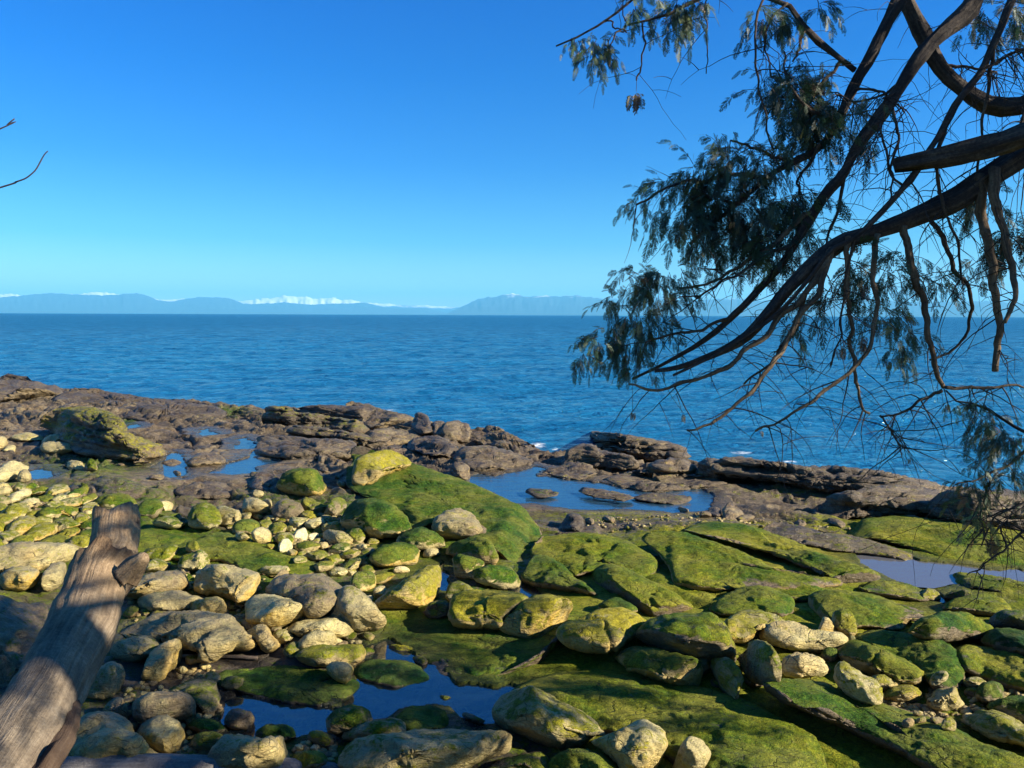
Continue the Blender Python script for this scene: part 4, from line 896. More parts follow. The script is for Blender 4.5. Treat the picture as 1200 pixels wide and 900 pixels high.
# ---- smaller cobbles that were read one by one: cx, cy, w, h, rot, tone, moss, yellow, label
COBS = [
 (306, 628, 25, 22, 5, .66, .05, .45, 'pinkish tan round cobble at the rim of the green slab with the yellow lip'),
 (283, 629, 19, 12, 25, .72, .25, .5, 'cream cobble with a yellow streak near the pinkish tan one'),
 (289, 617, 34, 20, -8, .44, .75, .0, 'green cobble behind the pinkish tan one'),
 (324, 620, 26, 16, -12, .56, .6, .1, 'olive cobble between the pinkish tan one and the white broken one'),
 (333, 632, 24, 18, 15, .64, .45, .55, 'half-yellow cobble above the white broken cobble'),
 (335, 639, 22, 17, -20, .86, .08, .1, 'white broken cobble just above the moss of the yellow-lipped slab'),
 (353, 627, 18, 17, -25, .84, .12, .0, 'white squarish cobble next to the white broken one'),
 (367, 629, 15, 9, -18, .9, .0, .0, 'brightest white flat cobble in the pale cobble cluster'),
 (361, 641, 31, 15, -4, .58, .75, .1, 'bright green oval cobble in the pale cobble cluster'),
 (380, 640, 12, 11, 0, .58, .02, .2, 'little round tan cobble beside the bright green oval one'),
 (398, 643, 28, 16, -18, .72, .55, .0, 'white-bellied green cobble with a pointed end'),
 (372, 651, 30, 14, 8, .66, .5, .05, 'pale olive cobble under the bright green oval one'),
 (390, 656, 26, 12, -18, .56, .65, .1, 'green cobble overlapping the pale olive one'),
 (396, 631, 38, 20, 12, .54, .25, .1, 'brown and grey sloping cobble near the veined green boulder'),
 (390, 618, 32, 14, -2, .66, .4, .35, 'cream cobble with a green back near the veined green boulder'),
 (350, 612, 26, 14, 5, .70, .25, .05, 'grey-white blunt cobble beneath the dark barnacle-grey dome'),
 (367, 614, 28, 12, -16, .70, .2, .05, 'flat cream cobble leaning on the blunt grey-white one'),
 (362, 604, 22, 12, 10, .5, .5, .1, 'mossy cobble between the barnacle-grey dome and the faceted one'),
 (417, 628, 22, 22, 30, .62, .6, .0, 'two-tone green and cream cobble below the veined green boulder'),
 (423, 641, 16, 10, 0, .62, .05, .1, 'small tan cobble below the two-tone green and cream one'),
 (410, 650, 26, 12, -8, .50, .5, .2, 'olive cobble in front of the small tan one'),
 (414, 661, 36, 14, -26, .66, .55, .1, 'long pale green cobble tilting towards the yellow-fronted boulder'),
 (395, 671, 24, 12, -10, .76, .3, .1, 'cream squarish cobble above the long dark boulder'),
 (378, 664, 30, 12, -12, .58, .6, .1, 'mossy flat cobble above the cream squarish one'),
 (425, 682, 36, 26, -15, .68, .55, .5, 'pale boulder-like cobble with a yellow patch beside the long yellow-green boulder'),
 (445, 678, 40, 12, -14, .5, .75, .6, 'thin green stone with a yellow underside behind the long yellow-green boulder'),
 (445, 694, 17, 15, -20, .62, .05, 1.0, 'small bright yellow cobble under the long yellow-green boulder'),
 (432, 702, 12, 9, 0, .76, .0, .4, 'tiny cream cobble under the grey speckled hump'),
 (470, 668, 22, 9, 0, .82, .0, .0, 'white little cobble row under the yellow-fronted boulder'),
 (410, 697, 22, 10, 20, .44, .2, .0, 'grey-green cobble resting on the back of the speckled hump'),
 (482, 643, 30, 12, -8, .56, .2, .1, 'buff cobble behind the yellow-fronted boulder'),
 (505, 648, 26, 10, -15, .54, .02, .0, 'wet tan stone in the small pool'),
 (322, 668, 44, 11, -5, .66, .3, .55, 'long cream and yellow cobble under the lip of the green slab'),
 (262, 664, 22, 6, 0, .72, .3, .1, 'thin pale cobble between the faceted and the ochre boulders'),
 (190, 664, 26, 10, -8, .60, .3, .6, 'amber-streaked cobble beside the log and the blue-grey boulder'),
 (158, 660, 14, 14, 0, .6, .1, .9, 'yellow stone peeping out beside the collar of the driftwood log'),
 (227, 774, 22, 13, 0, .5, .5, .5, 'olive-yellow cobble in the hollow under the slab boulder'),
 (214, 785, 12, 9, 0, .7, .2, .4, 'pale yellow pebble-sized cobble in the hollow under the slab boulder'),
 (238, 781, 10, 8, 0, .66, .2, .1, 'grey-cream little cobble in the hollow under the slab boulder'),
 (250, 795, 22, 16, 10, .46, .3, .0, 'greyish tan cobble at the edge of the shaded green flat slab'),
 (272, 800, 26, 16, -10, .42, .5, .1, 'muted olive cobble at the edge of the shaded green flat slab'),
 (350, 876, 14, 8, 0, .72, .1, .5, 'yellowish oval cobble at the near end of the dark pool'),
 (362, 871, 8, 8, 0, .72, .1, .9, 'little square bright yellow cobble at the near end of the dark pool'),
 (369, 876, 12, 8, 0, .86, .0, .0, 'small white oval cobble at the near end of the dark pool'),
 (376, 866, 34, 18, 20, .36, .5, .1, 'dark slanting stone behind the white oval cobble'),
 (395, 752, 16, 10, 0, .62, .1, .0, 'pale chipped cobble under the end of the cream-topped boulder'),
 (430, 765, 20, 12, 0, .32, .6, .0, 'dark mossy cobble at the head of the branching pool'),
 (470, 760, 34, 9, 8, .26, .5, .0, 'low dark slab-like stone crossing the head of the branching pool'),
 (555, 842, 30, 9, 25, .34, .3, .0, 'thin slanting stone in the water beside the mossy-roofed angular boulder'),
 (520, 818, 22, 7, 5, .24, .5, .0, 'small wet weedy stone in the middle of the branching pool'),
 (492, 774, 22, 12, 30, .28, .3, .0, 'black wet stone at the head of the branching pool'),
 (218, 878, 12, 9, 0, .62, .02, .3, 'pinkish cobble beside the grey dome-shaped boulder'),
 (203, 889, 26, 12, 20, .46, .3, .1, 'dull tan cobble against the bottom log'),
 (840, 800, 16, 12, 0, .3, .4, .0, 'dark cobble in the shade behind the teardrop boulder'),
 (1100, 795, 24, 16, -30, .6, .3, .0, 'pale flank stone under the wide dark green slab'),
 (1140, 812, 20, 12, 10, .40, .4, .0, 'grey-green cobble behind the cream wedge boulder'),
 (1150, 790, 26, 14, 10, .5, .5, .1, 'olive-cream stone at the foot of the mossy-rimmed slab'),
 (1135, 840, 16, 9, 0, .66, .1, .0, 'pale flat cobble between the wedge boulder and the tan boulder'),
 (1010, 812, 26, 14, 30, .7, .2, .0, 'white chip of rock at the foot of the jagged white rock'),
 (950, 786, 30, 10, 20, .72, .1, .1, 'cream flake lying on the layered cream slab stones'),
 (884, 800, 26, 10, 15, .34, .4, .0, 'dark flat stone beneath the grey pitted boulder'),
 (96, 608, 18, 18, 0, .5, .55, .9, 'green cobble with a vivid yellow foot beside the driftwood log'),
 (83, 589, 34, 11, -10, .56, .4, .95, 'ochre slab-like cobble above the vivid yellow-footed one'),
 (74, 582, 34, 10, -18, .74, .3, .0, 'long whitish cobble on the upper edge of the pale cobble bed'),
 (24, 580, 40, 13, -22, .72, .05, .1, 'long cream cobble at the corner of the pale cobble bed'),
 (34, 590, 38, 9, -16, .74, .2, .0, 'slim whitish cobble under the long cream one'),
 (107, 576, 12, 12, 0, .3, .1, .0, 'round dark hollow stone at the edge of the pale cobble bed'),
]
for i, (cx, cy, w, h, rot, tone, moss, yel, lab) in enumerate(COBS):
    stone('cobble', lab, 'cobble', G_COB, ell(cx, cy, w, h, rot, i), .65, .5, tone + .12 * (tone > .4), moss * .9, yel, hue=.55 + .2 * math.sin(i * 2.3), facet=.25 + .35 * abs(math.sin(i * 1.7)))

# ---- the crowded bed of look-alike cobbles
def crowd(region, n, wlo, whi, asp, rot, tones, mosses, yprob, label, group, avoid=0.55, seed=1, kr=.55):
    rs = np.random.default_rng(seed)
    reg = np.array(region, float)
    lo, hi = reg.min(0), reg.max(0)
    done = []
    tries = 0
    while len(done) < n and tries < 6000:
        tries += 1
        x = rs.uniform(lo[0], hi[0]); y = rs.uniform(lo[1], hi[1])
        if poly_sdf(np.array([x]), np.array([y]), reg)[0] > 0: continue
        w = rs.uniform(wlo, whi) * (0.75 + 0.5 * (y - lo[1]) / (hi[1] - lo[1])); h = w * rs.uniform(*asp)
        if any(((x - a) / (avoid * (w + b))) ** 2 + ((y - c) / (avoid * (h + d))) ** 2 < 1 for a, c, b, d in done + TAKEN): continue
        done.append((x, y, w, h))
    done.sort(key=lambda q: q[1])
    for i, (x, y, w, h) in enumerate(done):
        stone('cobble', label, 'cobble', group, ell(x, y, w, h, rot + rs.normal(0, 7), seed * 999 + i), kr, .45, rs.uniform(*tones), rs.uniform(*mosses),
              rs.uniform(.4, 1) if rs.random() < yprob else .1, hue=rs.uniform(.45, .85), facet=rs.uniform(.2, .6))
TAKEN = [(c[0], c[1], c[2], c[3]) for c in COBS]
for B_ in BOULD:
    p = np.array(B_[2], float)
    TAKEN.append((p[:, 0].mean(), p[:, 1].mean(), np.ptp(p[:, 0]) * .9, np.ptp(p[:, 1]) * .9))
crowd([(-40, 582), (40, 570), (100, 574), (112, 600), (106, 640), (60, 638), (0, 646), (-40, 650)], 150, 27, 46, (.36, .56), -13, (.62, .9), (.3, .75), .35,
      'pale green-backed cobble crowded between the driftwood log and the long smooth grey boulder', 'look-alike cobbles crowded beside the driftwood log', .30, 3)
crowd([(262, 600), (340, 596), (430, 590), (440, 640), (432, 680), (385, 668), (330, 648), (270, 622)], 42, 12, 22, (.5, .75), -6, (.5, .8), (.1, .65), .15,
      'small filler cobble in the pale cobble cluster below the shadowed cleft', 'small cobbles of the pale cluster', .36, 5)
crowd([(140, 660), (215, 660), (300, 700), (440, 740), (400, 800), (330, 760), (200, 760), (150, 730)], 24, 13, 26, (.5, .75), 0, (.36, .6), (.1, .4), .2,
      'small cobble filling a gap between the big grey boulders near the driftwood log', 'gap cobbles among the big grey boulders', .38, 8)
crowd([(880, 590), (1060, 608), (1000, 620), (840, 606), (700, 612), (660, 606)], 10, 10, 22, (.35, .6), 6, (.26, .42), (.05, .2), .0,
      'small dark barnacled stone on the brown shelf past the long tide pool', 'small dark stones on the brown shelf', .5, 12)
crowd([(120, 540), (300, 570), (400, 570), (400, 545), (260, 560), (200, 568)], 8, 9, 18, (.4, .6), 5, (.28, .46), (.0, .2), .1,
      'small brown stone scattered near the blue pools', 'small brown stones by the blue pools', .5, 14)
crowd([(1090, 820), (1180, 800), (1200, 830), (1140, 850), (1060, 850)], 14, 8, 16, (.5, .8), 0, (.4, .66), (.05, .3), .1,
      'small loose stone at the rim of the pebble patch', 'loose stones around the pebble patch', .5, 16)

# ---- pebbles nobody could count
def pebbles():
    ico = np.array([(0, 0, 1), (.894, 0, .447), (.276, .851, .447), (-.724, .526, .447), (-.724, -.526, .447), (.276, -.851, .447),
                    (.724, .526, -.447), (-.276, .851, -.447), (-.894, 0, -.447), (-.276, -.851, -.447), (.724, -.526, -.447), (0, 0, -1)])
    fc = np.array([(0, 1, 2), (0, 2, 3), (0, 3, 4), (0, 4, 5), (0, 5, 1), (1, 6, 2), (2, 7, 3), (3, 8, 4), (4, 9, 5), (5, 10, 1), (2, 6, 7), (3, 7, 8), (4, 8, 9), (5, 9, 10), (1, 10, 6),
                   (6, 11, 7), (7, 11, 8), (8, 11, 9), (9, 11, 10), (10, 11, 6)])
    rs = np.random.default_rng(4)
    regs = [([(1035, 818), (1085, 822), (1120, 845), (1100, 860), (1060, 848)], 420, .028), ([(205, 775), (250, 770), (255, 792), (215, 795)], 90, .03), ([(205, 868), (230, 870), (235, 888), (205, 885)], 60, .03),
            ([(0, 570), (105, 572), (105, 640), (0, 645)], 260, .05), ([(265, 605), (430, 600), (430, 670), (380, 660), (290, 625)], 380, .045), ([(140, 655), (440, 700), (420, 760), (160, 740)], 300, .035),
            ([(150, 790), (260, 800), (250, 880), (120, 880)], 260, .035), ([(345, 862), (395, 865), (390, 895), (345, 885)], 60, .03),
            ([(1085, 780), (1200, 800), (1200, 850), (1090, 850)], 180, .035), ([(860, 590), (1000, 610), (960, 622), (840, 612), (660, 612), (660, 603)], 240, .028)]
    Vs, Ts, tn = [], [], []; off = 0
    for reg, n, sz in regs:
        reg = np.array(reg, float); k = 0
        while k < n:
            x = rs.uniform(reg[:, 0].min(), reg[:, 0].max(), 60); y = rs.uniform(reg[:, 1].min(), reg[:, 1].max(), 60)
            m = poly_sdf(x, y, reg) < 0
            x, y = x[m], y[m]
            P = on_plane(x, y, 0.02); g = ground(P[:, 0], P[:, 1])
            for i in range(len(P)):
                if k >= n: break
                s = sz * rs.uniform(.45, 1.5)
                v = ico * rs.uniform(.7, 1.15, (12, 1)) * np.array([1, rs.uniform(.6, 1), rs.uniform(.4, .7)]) * s
                a = rs.uniform(0, 6.28); c_, s_ = math.cos(a), math.sin(a)
                v = np.stack([v[:, 0] * c_ - v[:, 1] * s_, v[:, 0] * s_ + v[:, 1] * c_, v[:, 2]], 1) + np.array([P[i, 0], P[i, 1], g[i] + .25 * s])
                Vs.append(v); Ts.append(fc + off); off += 12; tn.append(np.full(12, rs.uniform(.3, .8))); k += 1
    V = np.vstack(Vs); n = len(V)
    o = place('pebbles', V, None, np.vstack(Ts), M_ROCK, attrs=dict(tone=np.concatenate(tn), moss=np.full(n, .12), yellow=np.full(n, .1), hue=np.full(n, .6), barn=np.zeros(n), wet=np.zeros(n)))
    tag(o, kind='stuff')
pebbles()
# ------------------------------------------------------------------ wood
def bark_material(name, dark, mid, pale, rough=0.9, streak=30.0, bump=0.5):
    m, nt, N, L, bs = new_mat(name)
    g = NT(m)
    cx = g.node('ShaderNodeCombineXYZ')
    g.link(g.math('MULTIPLY', g.attr('around'), 1.0), cx.inputs[0]); g.link(g.math('MULTIPLY', g.attr('around2'), 1.0), cx.inputs[1]); g.link(g.attr('along'), cx.inputs[2])
    n1 = g.noise(cx.outputs[0], streak * .35, 5, 0.65, 0.3)
    pos = g.node('ShaderNodeNewGeometry').outputs['Position']
    n2 = g.noise(pos, 6.0, 5, 0.6)
    n3 = g.noise(pos, 60.0, 4, 0.65)
    v = g.math('ADD', g.math('MULTIPLY', n1, 0.55), g.math('MULTIPLY', n2, 0.45))
    v = g.math('ADD', v, g.math('MULTIPLY', g.math('SUBTRACT', n3, 0.5), 0.35))
    col = g.ramp(v, [(0.30, dark), (0.50, mid), (0.72, pale)])
    br = g.attr('brown')
    col = g.mix(br, col, g.ramp(v, [(0.3, (0.075, 0.045, 0.025)), (0.5, (0.245, 0.160, 0.082)), (0.72, (0.40, 0.285, 0.16))]))
    col = g.mix(g.attr('rot'), col, (0.035, 0.018, 0.010))
    g.link(col, bs.inputs['Base Color']); bs.inputs['Roughness'].default_value = rough; bs.inputs['Specular IOR Level'].default_value = 0.25
    bp = g.node('ShaderNodeBump'); bp.inputs['Strength'].default_value = bump; bp.inputs['Distance'].default_value = 0.03
    g.link(g.math('ADD', n1, g.math('MULTIPLY', n3, 0.35)), bp.inputs['Height']); g.link(bp.outputs[0], bs.inputs['Normal'])
    return m
M_BARK = bark_material('cedar_bark', (0.010, 0.008, 0.007), (0.038, 0.030, 0.025), (0.125, 0.098, 0.07), streak=160)
M_DRIFT = bark_material('driftwood', (0.060, 0.044, 0.030), (0.150, 0.116, 0.078), (0.28, 0.225, 0.155), streak=110, bump=0.8)
M_GREYLOG = bark_material('grey_driftwood', (0.07, 0.065, 0.062), (0.17, 0.155, 0.14), (0.30, 0.27, 0.24), streak=110, bump=0.8)

def tube(P, rad, sides=10, rough=0.0, seed=0, cap=True, groove=0.0, brown=None):
    P = np.asarray(P, float); n = len(P); rad = np.asarray(rad, float)
    T = np.gradient(P, axis=0); T /= np.linalg.norm(T, axis=1, keepdims=True) + 1e-12
    up = np.array([0.13, 0.21, 0.97]); a = np.cross(T[0], up); a /= np.linalg.norm(a)
    A = np.zeros_like(P); B = np.zeros_like(P)
    for i in range(n):
        a = a - T[i] * (a @ T[i]); a /= np.linalg.norm(a) + 1e-12
        A[i] = a; B[i] = np.cross(T[i], a)
    S = np.concatenate([[0], np.cumsum(np.linalg.norm(np.diff(P, axis=0), axis=1))])
    ang = np.linspace(0, 2 * np.pi, sides, endpoint=False)
    ca, sa = np.cos(ang), np.sin(ang)
    rr = np.repeat(rad[:, None], sides, 1)
    if rough or groove:
        q = np.stack([np.tile(ca, n), np.tile(sa, n), np.repeat(S, sides) / (rad.max() * 5 + 1e-9)], 1)
        rr = rr * (1 + rough * fbm(q * 1.4 + seed * 3.1, 3, seed) .reshape(n, sides))
        if groove: rr = rr * (1 + groove * fbm(q * np.array([4.5, 4.5, 0.5]) + seed, 4, seed + 9).reshape(n, sides))
    V = P[:, None] + rr[..., None] * (ca[None, :, None] * A[:, None] + sa[None, :, None] * B[:, None])
    V = V.reshape(-1, 3)
    j = np.arange(sides); j2 = (j + 1) % sides
    i = np.arange(n - 1)[:, None] * sides
    Q = np.stack([i + j, i + j2, i + sides + j2, i + sides + j], -1).reshape(-1, 4)
    Tt = np.zeros((0, 3), int)
    al = np.repeat(S, sides); c1 = np.tile(ca, n) * np.repeat(rad, sides); c2 = np.tile(sa, n) * np.repeat(rad, sides)
    br = np.zeros(len(V)) if brown is None else np.repeat(brown, sides)
    if cap:
        V = np.vstack([V, P[0] - T[0] * rad[0] * .3, P[-1] + T[-1] * rad[-1] * .3])
        k = len(V)
        Tt = np.vstack([np.stack([np.full(sides, k - 2), j2, j], 1), np.stack([np.full(sides, k - 1), (n - 1) * sides + j, (n - 1) * sides + j2], 1)])
        al = np.concatenate([al, [0, S[-1]]]); c1 = np.concatenate([c1, [0, 0]]); c2 = np.concatenate([c2, [0, 0]]); br = np.concatenate([br, [br[0], br[-1]]])
    return V, Q, Tt, dict(along=al * .045, around=c1, around2=c2, brown=br)

def join_geo(parts):
    V, Q, T, A, off = [], [], [], {}, 0
    for v, q, t, a in parts:
        V.append(v); Q.append(np.asarray(q).reshape(-1, 4) + off); T.append(np.asarray(t).reshape(-1, 3) + off); off += len(v)
        for k, x in a.items(): A.setdefault(k, []).append(x)
    return np.vstack(V), np.vstack(Q).astype(int), np.vstack(T).astype(int), {k: np.concatenate(x) for k, x in A.items()}

# ------------------------------------------------------------------ driftwood
def driftwood():
    E = np.array([(598, 108, 160), (606, 106, 166), (625, 103, 166), (642, 100, 165), (651, 98, 168), (655, 86, 172), (662, 79, 170), (680, 70, 154), (705, 60, 147), (740, 46, 139), (790, 20, 109), (830, -8, 95), (870, -38, 78), (905, -62, 58), (960, -102, 24), (1060, -180, -50), (1200, -290, -150)], float)
    n = 150
    def axis(y0, y1, n, shrink):
        y = np.linspace(y0, y1, n)
        lft = np.interp(y, E[:, 0], E[:, 1]); rgt = np.interp(y, E[:, 0], E[:, 2])
        dep = np.maximum(5.7 * np.exp(-0.5 * (y - 598) / 300.0 * 1.05), 2.05)
        P = at_depth((lft + rgt) / 2, y, dep)
        rad = (rgt - lft) / 2 / F * dep * 0.93
        P[:, 2] -= rad * 0.10
        return y, P, rad * shrink
    def finish(V, P, nr_, sides, amp):
        ctr = np.vstack([np.repeat(P, sides, 0), P[:1], P[-1:]])[:len(V)]
        d = V - ctr; d /= np.linalg.norm(d, axis=1, keepdims=True) + 1e-9
        return V + d * (amp * fbm(V * 3.0, 4, 8) + 0.35 * amp * fbm(V * np.array([9., 9., 9.]), 3, 18))[:, None]
    y, P, rad = axis(606, 1200, n, .86)
    rad = np.where(y > 652, rad * .86, rad)
    root = empty('driftwood_log', P[-1] * np.array([1, 1, 0]) + np.array([0, 0, float(ground(P[-1:, 0], P[-1:, 1])[0])]))
    tag(root, 'weathered brown driftwood log jutting out over the cobbles with a broken stepped collar', 'log', 'driftwood logs')
    brown = np.interp(y, [600, 650, 700], [.95, .9, .4])
    V, Q, T, A = tube(P, rad, 56, 0.05, 3, True, 0.05, brown)
    V = finish(V, P, n, 56, .012)
    head = np.concatenate([np.repeat(np.arange(n) < 4, 56), [True, False]])
    V[head] += np.array([0, 0, 1.0]) * (0.05 * fbm(V[head] * 9, 3, 2))[:, None]
    place('heartwood', V, Q, T, M_DRIFT, root, attrs=A)
    # outer shell of the log: starts at a ragged broken collar and runs down to the bank
    y, P, rad = axis(651, 1200, n, .88)
    m_ = 56
    rad[:1] *= .78; rad[1:2] *= .88; rad[2:3] *= .97; rad[3:9] *= 1.03
    brown = np.interp(y, [650, 664, 676, 700, 735, 770], [1.0, 1.0, .75, .55, .25, .0])
    V, Q, T, A = tube(P, rad, m_, 0.05, 7, False, 0.06, brown)
    V = finish(V, P, n, m_, .014)
    ax = P[10] - P[0]; ax /= np.linalg.norm(ax)
    rag = fbm(np.stack([np.cos(np.linspace(0, 2 * np.pi, m_, endpoint=False)) * 2.2, np.sin(np.linspace(0, 2 * np.pi, m_, endpoint=False)) * 2.2, np.zeros(m_)], 1), 4, 12)
    for i in range(14):
        V[i * m_:(i + 1) * m_] += ax * (rag * .085 * (1 - i / 14))[:, None]
    A['rot'] = np.repeat(np.interp(np.arange(n), [0, 3, 6, 10], [.95, .9, .5, 0.]), m_) * (.75 + .35 * fbm(V * 14, 3, 4))
    place('outer_wood', V, Q, None, M_DRIFT, root, attrs=A)
    # stub of a broken side limb at the collar
    ps = at_depth([146, 158, 167, 172], [676, 664, 655, 650], [4.86, 4.84, 4.82, 4.82])
    v, q, t, a = tube(catmull(ps, 20), np.interp(np.linspace(0, 1, 20), [0, .5, .9, 1], [.07, .05, .034, .018]), 18, .35, 6, True, .3, np.full(20, .6))
    place('branch_stub', v, q, t, M_DRIFT, root, attrs=a)
    # strip of torn bark along the lower flank
    pb = at_depth([90, 84, 74, 60, 46, 30], [815, 836, 862, 884, 908, 942], [3.98, 3.78, 3.58, 3.42, 3.27, 3.1])
    v, q, t, a = tube(catmull(pb, 40), np.interp(np.linspace(0, 1, 40), [0, .15, .5, 1], [.01, .03, .05, .055]), 14, .45, 5, True, .3, np.full(40, .25)); a['rot'] = np.full(len(v), .6)
    place('torn_bark', v, q, t, M_BARK, root, attrs=a)
    # grey log along the bottom
    P2 = catmull(at_depth([20, 90, 180, 280, 375, 400], [915, 911, 910, 911, 913, 914], [5.0, 5.0, 5.02, 5.05, 5.1, 5.1]), 70)
    v, q, t, a = tube(P2, np.interp(np.linspace(0, 1, 70), [0, .3, .7, .97, 1], [.13, .13, .12, .10, .07]), 36, .06, 13, True, .07)
    o = place('driftwood_log', v, q, t, M_GREYLOG, attrs=a)
    tag(o, 'grey barkless log lying along the bottom below the grey angular boulder', 'log', 'driftwood logs')
    h = hit(np.array([208., 240, 270, 302]), np.array([772., 773, 773, 775])); h[:, 2] += 0.03
    v, q, t, a = tube(catmull(h, 24), np.full(24, .016), 8, .15, 3, True, .1, np.full(24, .6))
    o = place('stick', v, q, t, M_GREYLOG, attrs=a)
    tag(o, 'thin brown stick lying under the tip of the very large blue-grey slab boulder', 'stick')
driftwood()

# ------------------------------------------------------------------ the cedar
def leaf_material():
    m, nt, N, L, bs = new_mat('cedar_foliage')
    g = NT(m)
    t = g.attr('tint')
    pos = g.node('ShaderNodeNewGeometry').outputs['Position']
    t2 = g.math('ADD', t, g.math('MULTIPLY', g.math('SUBTRACT', g.noise(pos, 12.0, 3, 0.6), 0.5), 0.35))
    col = g.ramp(t2, [(0.0, (0.014, 0.034, 0.020)), (0.35, (0.036, 0.075, 0.026)), (0.62, (0.075, 0.10, 0.03)), (0.8, (0.22, 0.26, 0.04)), (1.0, (0.16, 0.085, 0.04))])
    g.link(col, bs.inputs['Base Color']); bs.inputs['Roughness'].default_value = 0.55
    tr = g.node('ShaderNodeBsdfTranslucent'); g.link(col, tr.inputs['Color'])
    mx = g.node('ShaderNodeMixShader'); mx.inputs[0].default_value = 0.3
    g.link(bs.outputs[0], mx.inputs[1]); g.link(tr.outputs[0], mx.inputs[2])
    g.link(mx.outputs[0], N['Material Output'].inputs['Surface'])
    return m
M_LEAF = leaf_material()

def frond_template(seed, fine=True):
    """a flat cedar spray one unit long, growing along +x in the xy plane: kites, four corners each"""
    rs = np.random.default_rng(seed)
    ks = []
    def kite(p, ang, l, w):
        d = np.array([math.cos(ang), math.sin(ang)]); n_ = np.array([-d[1], d[0]])
        ks.append(np.array([p, p + d * l * .45 + n_ * w, p + d * l, p + d * l * .45 - n_ * w]))
    step = 0.075 if fine else 0.15
    kite(np.array([0., 0.]), 0, 1.0, 0.010 if fine else 0.02)
    s = 0.12
    while s < 0.97:
        for side in (-1, 1):
            l = 0.46 * (1 - s) ** 0.75 * (0.5 + 1.1 * min(s * 2.2, 1) * .5) * rs.uniform(.75, 1.15) + 0.05
            a = side * rs.uniform(.65, .95)
            p = np.array([s + rs.uniform(-.02, .02), 0])
            if rs.random() < .08: continue
            kite(p, a, l, 0.016 if fine else 0.03)
            if fine:
                u = 0.18
                while u < 0.95:
                    for sd in (-1, 1):
                        kite(p + np.array([math.cos(a), math.sin(a)]) * l * u, a + sd * rs.uniform(.5, .8), max(0.32 * l * (1 - u) + 0.03, 0.035) * rs.uniform(.75, 1.25), 0.0165)
                    u += 0.105 / max(l, .12)
            else:
                for u in (.35, .65):
                    for sd in (-1, 1): kite(p + np.array([math.cos(a), math.sin(a)]) * l * u, a + sd * .65, l * .4, 0.03)
        s += step
    k = np.array(ks)            # m,4,2
    return np.concatenate([k, np.zeros(k.shape[:2] + (1,))], -1)
FINE = [frond_template(i) for i in range(6)]
COARSE = [frond_template(i + 20, False) for i in range(4)]

def put_fronds(specs, templates, rs):
    """specs: anchor(3), direction(3), length, tint -> geometry"""
    Vs, tn = [], []
    for p, d, L_, t in specs:
        k = templates[rs.integers(len(templates))].copy()
        d = d / np.linalg.norm(d)
        r_ = rs.normal(size=3); b = np.cross(d, r_); b /= np.linalg.norm(b); c = np.cross(d, b)
        x = k[..., 0]; y = k[..., 1]
        z = 0.10 * y * y - 0.1 * x * x * rs.uniform(-.5, 1) + 0.12 * np.abs(y) * rs.uniform(-1, 1)
        V = p + L_ * (x[..., None] * d + y[..., None] * b + z[..., None] * c)
        V[..., 2] -= L_ * 0.22 * x ** 2
        Vs.append(V.reshape(-1, 3)); tn.append(np.full(V.shape[0] * 4, t))
    V = np.vstack(Vs)
    return V, np.arange(len(V)).reshape(-1, 4), np.concatenate(tn)

TRUNK_X, TRUNK_Y = 5.5, 1.3
tg = float(ground([TRUNK_X], [TRUNK_Y])[0])
cedar = empty('cedar_tree', (TRUNK_X, TRUNK_Y, tg))
tag(cedar, 'cedar with drooping dark sprays and bare curved limbs hanging over the shore', 'tree')
tp = catmull([(TRUNK_X, TRUNK_Y, tg - .3), (TRUNK_X - .05, TRUNK_Y + .02, tg + 2), (TRUNK_X - .12, TRUNK_Y + .05, 5.2), (TRUNK_X - .1, TRUNK_Y, 9.5)], 60)
v, q, t, a = tube(tp, np.interp(np.linspace(0, 1, 60), [0, .06, .2, 1], [.46, .36, .30, .09]), 28, .08, 3, True, .10)
place('trunk', v, q, t, M_BARK, cedar, attrs=a)
def trunk_at(z): return np.array([TRUNK_X - .1, TRUNK_Y + .04, z])

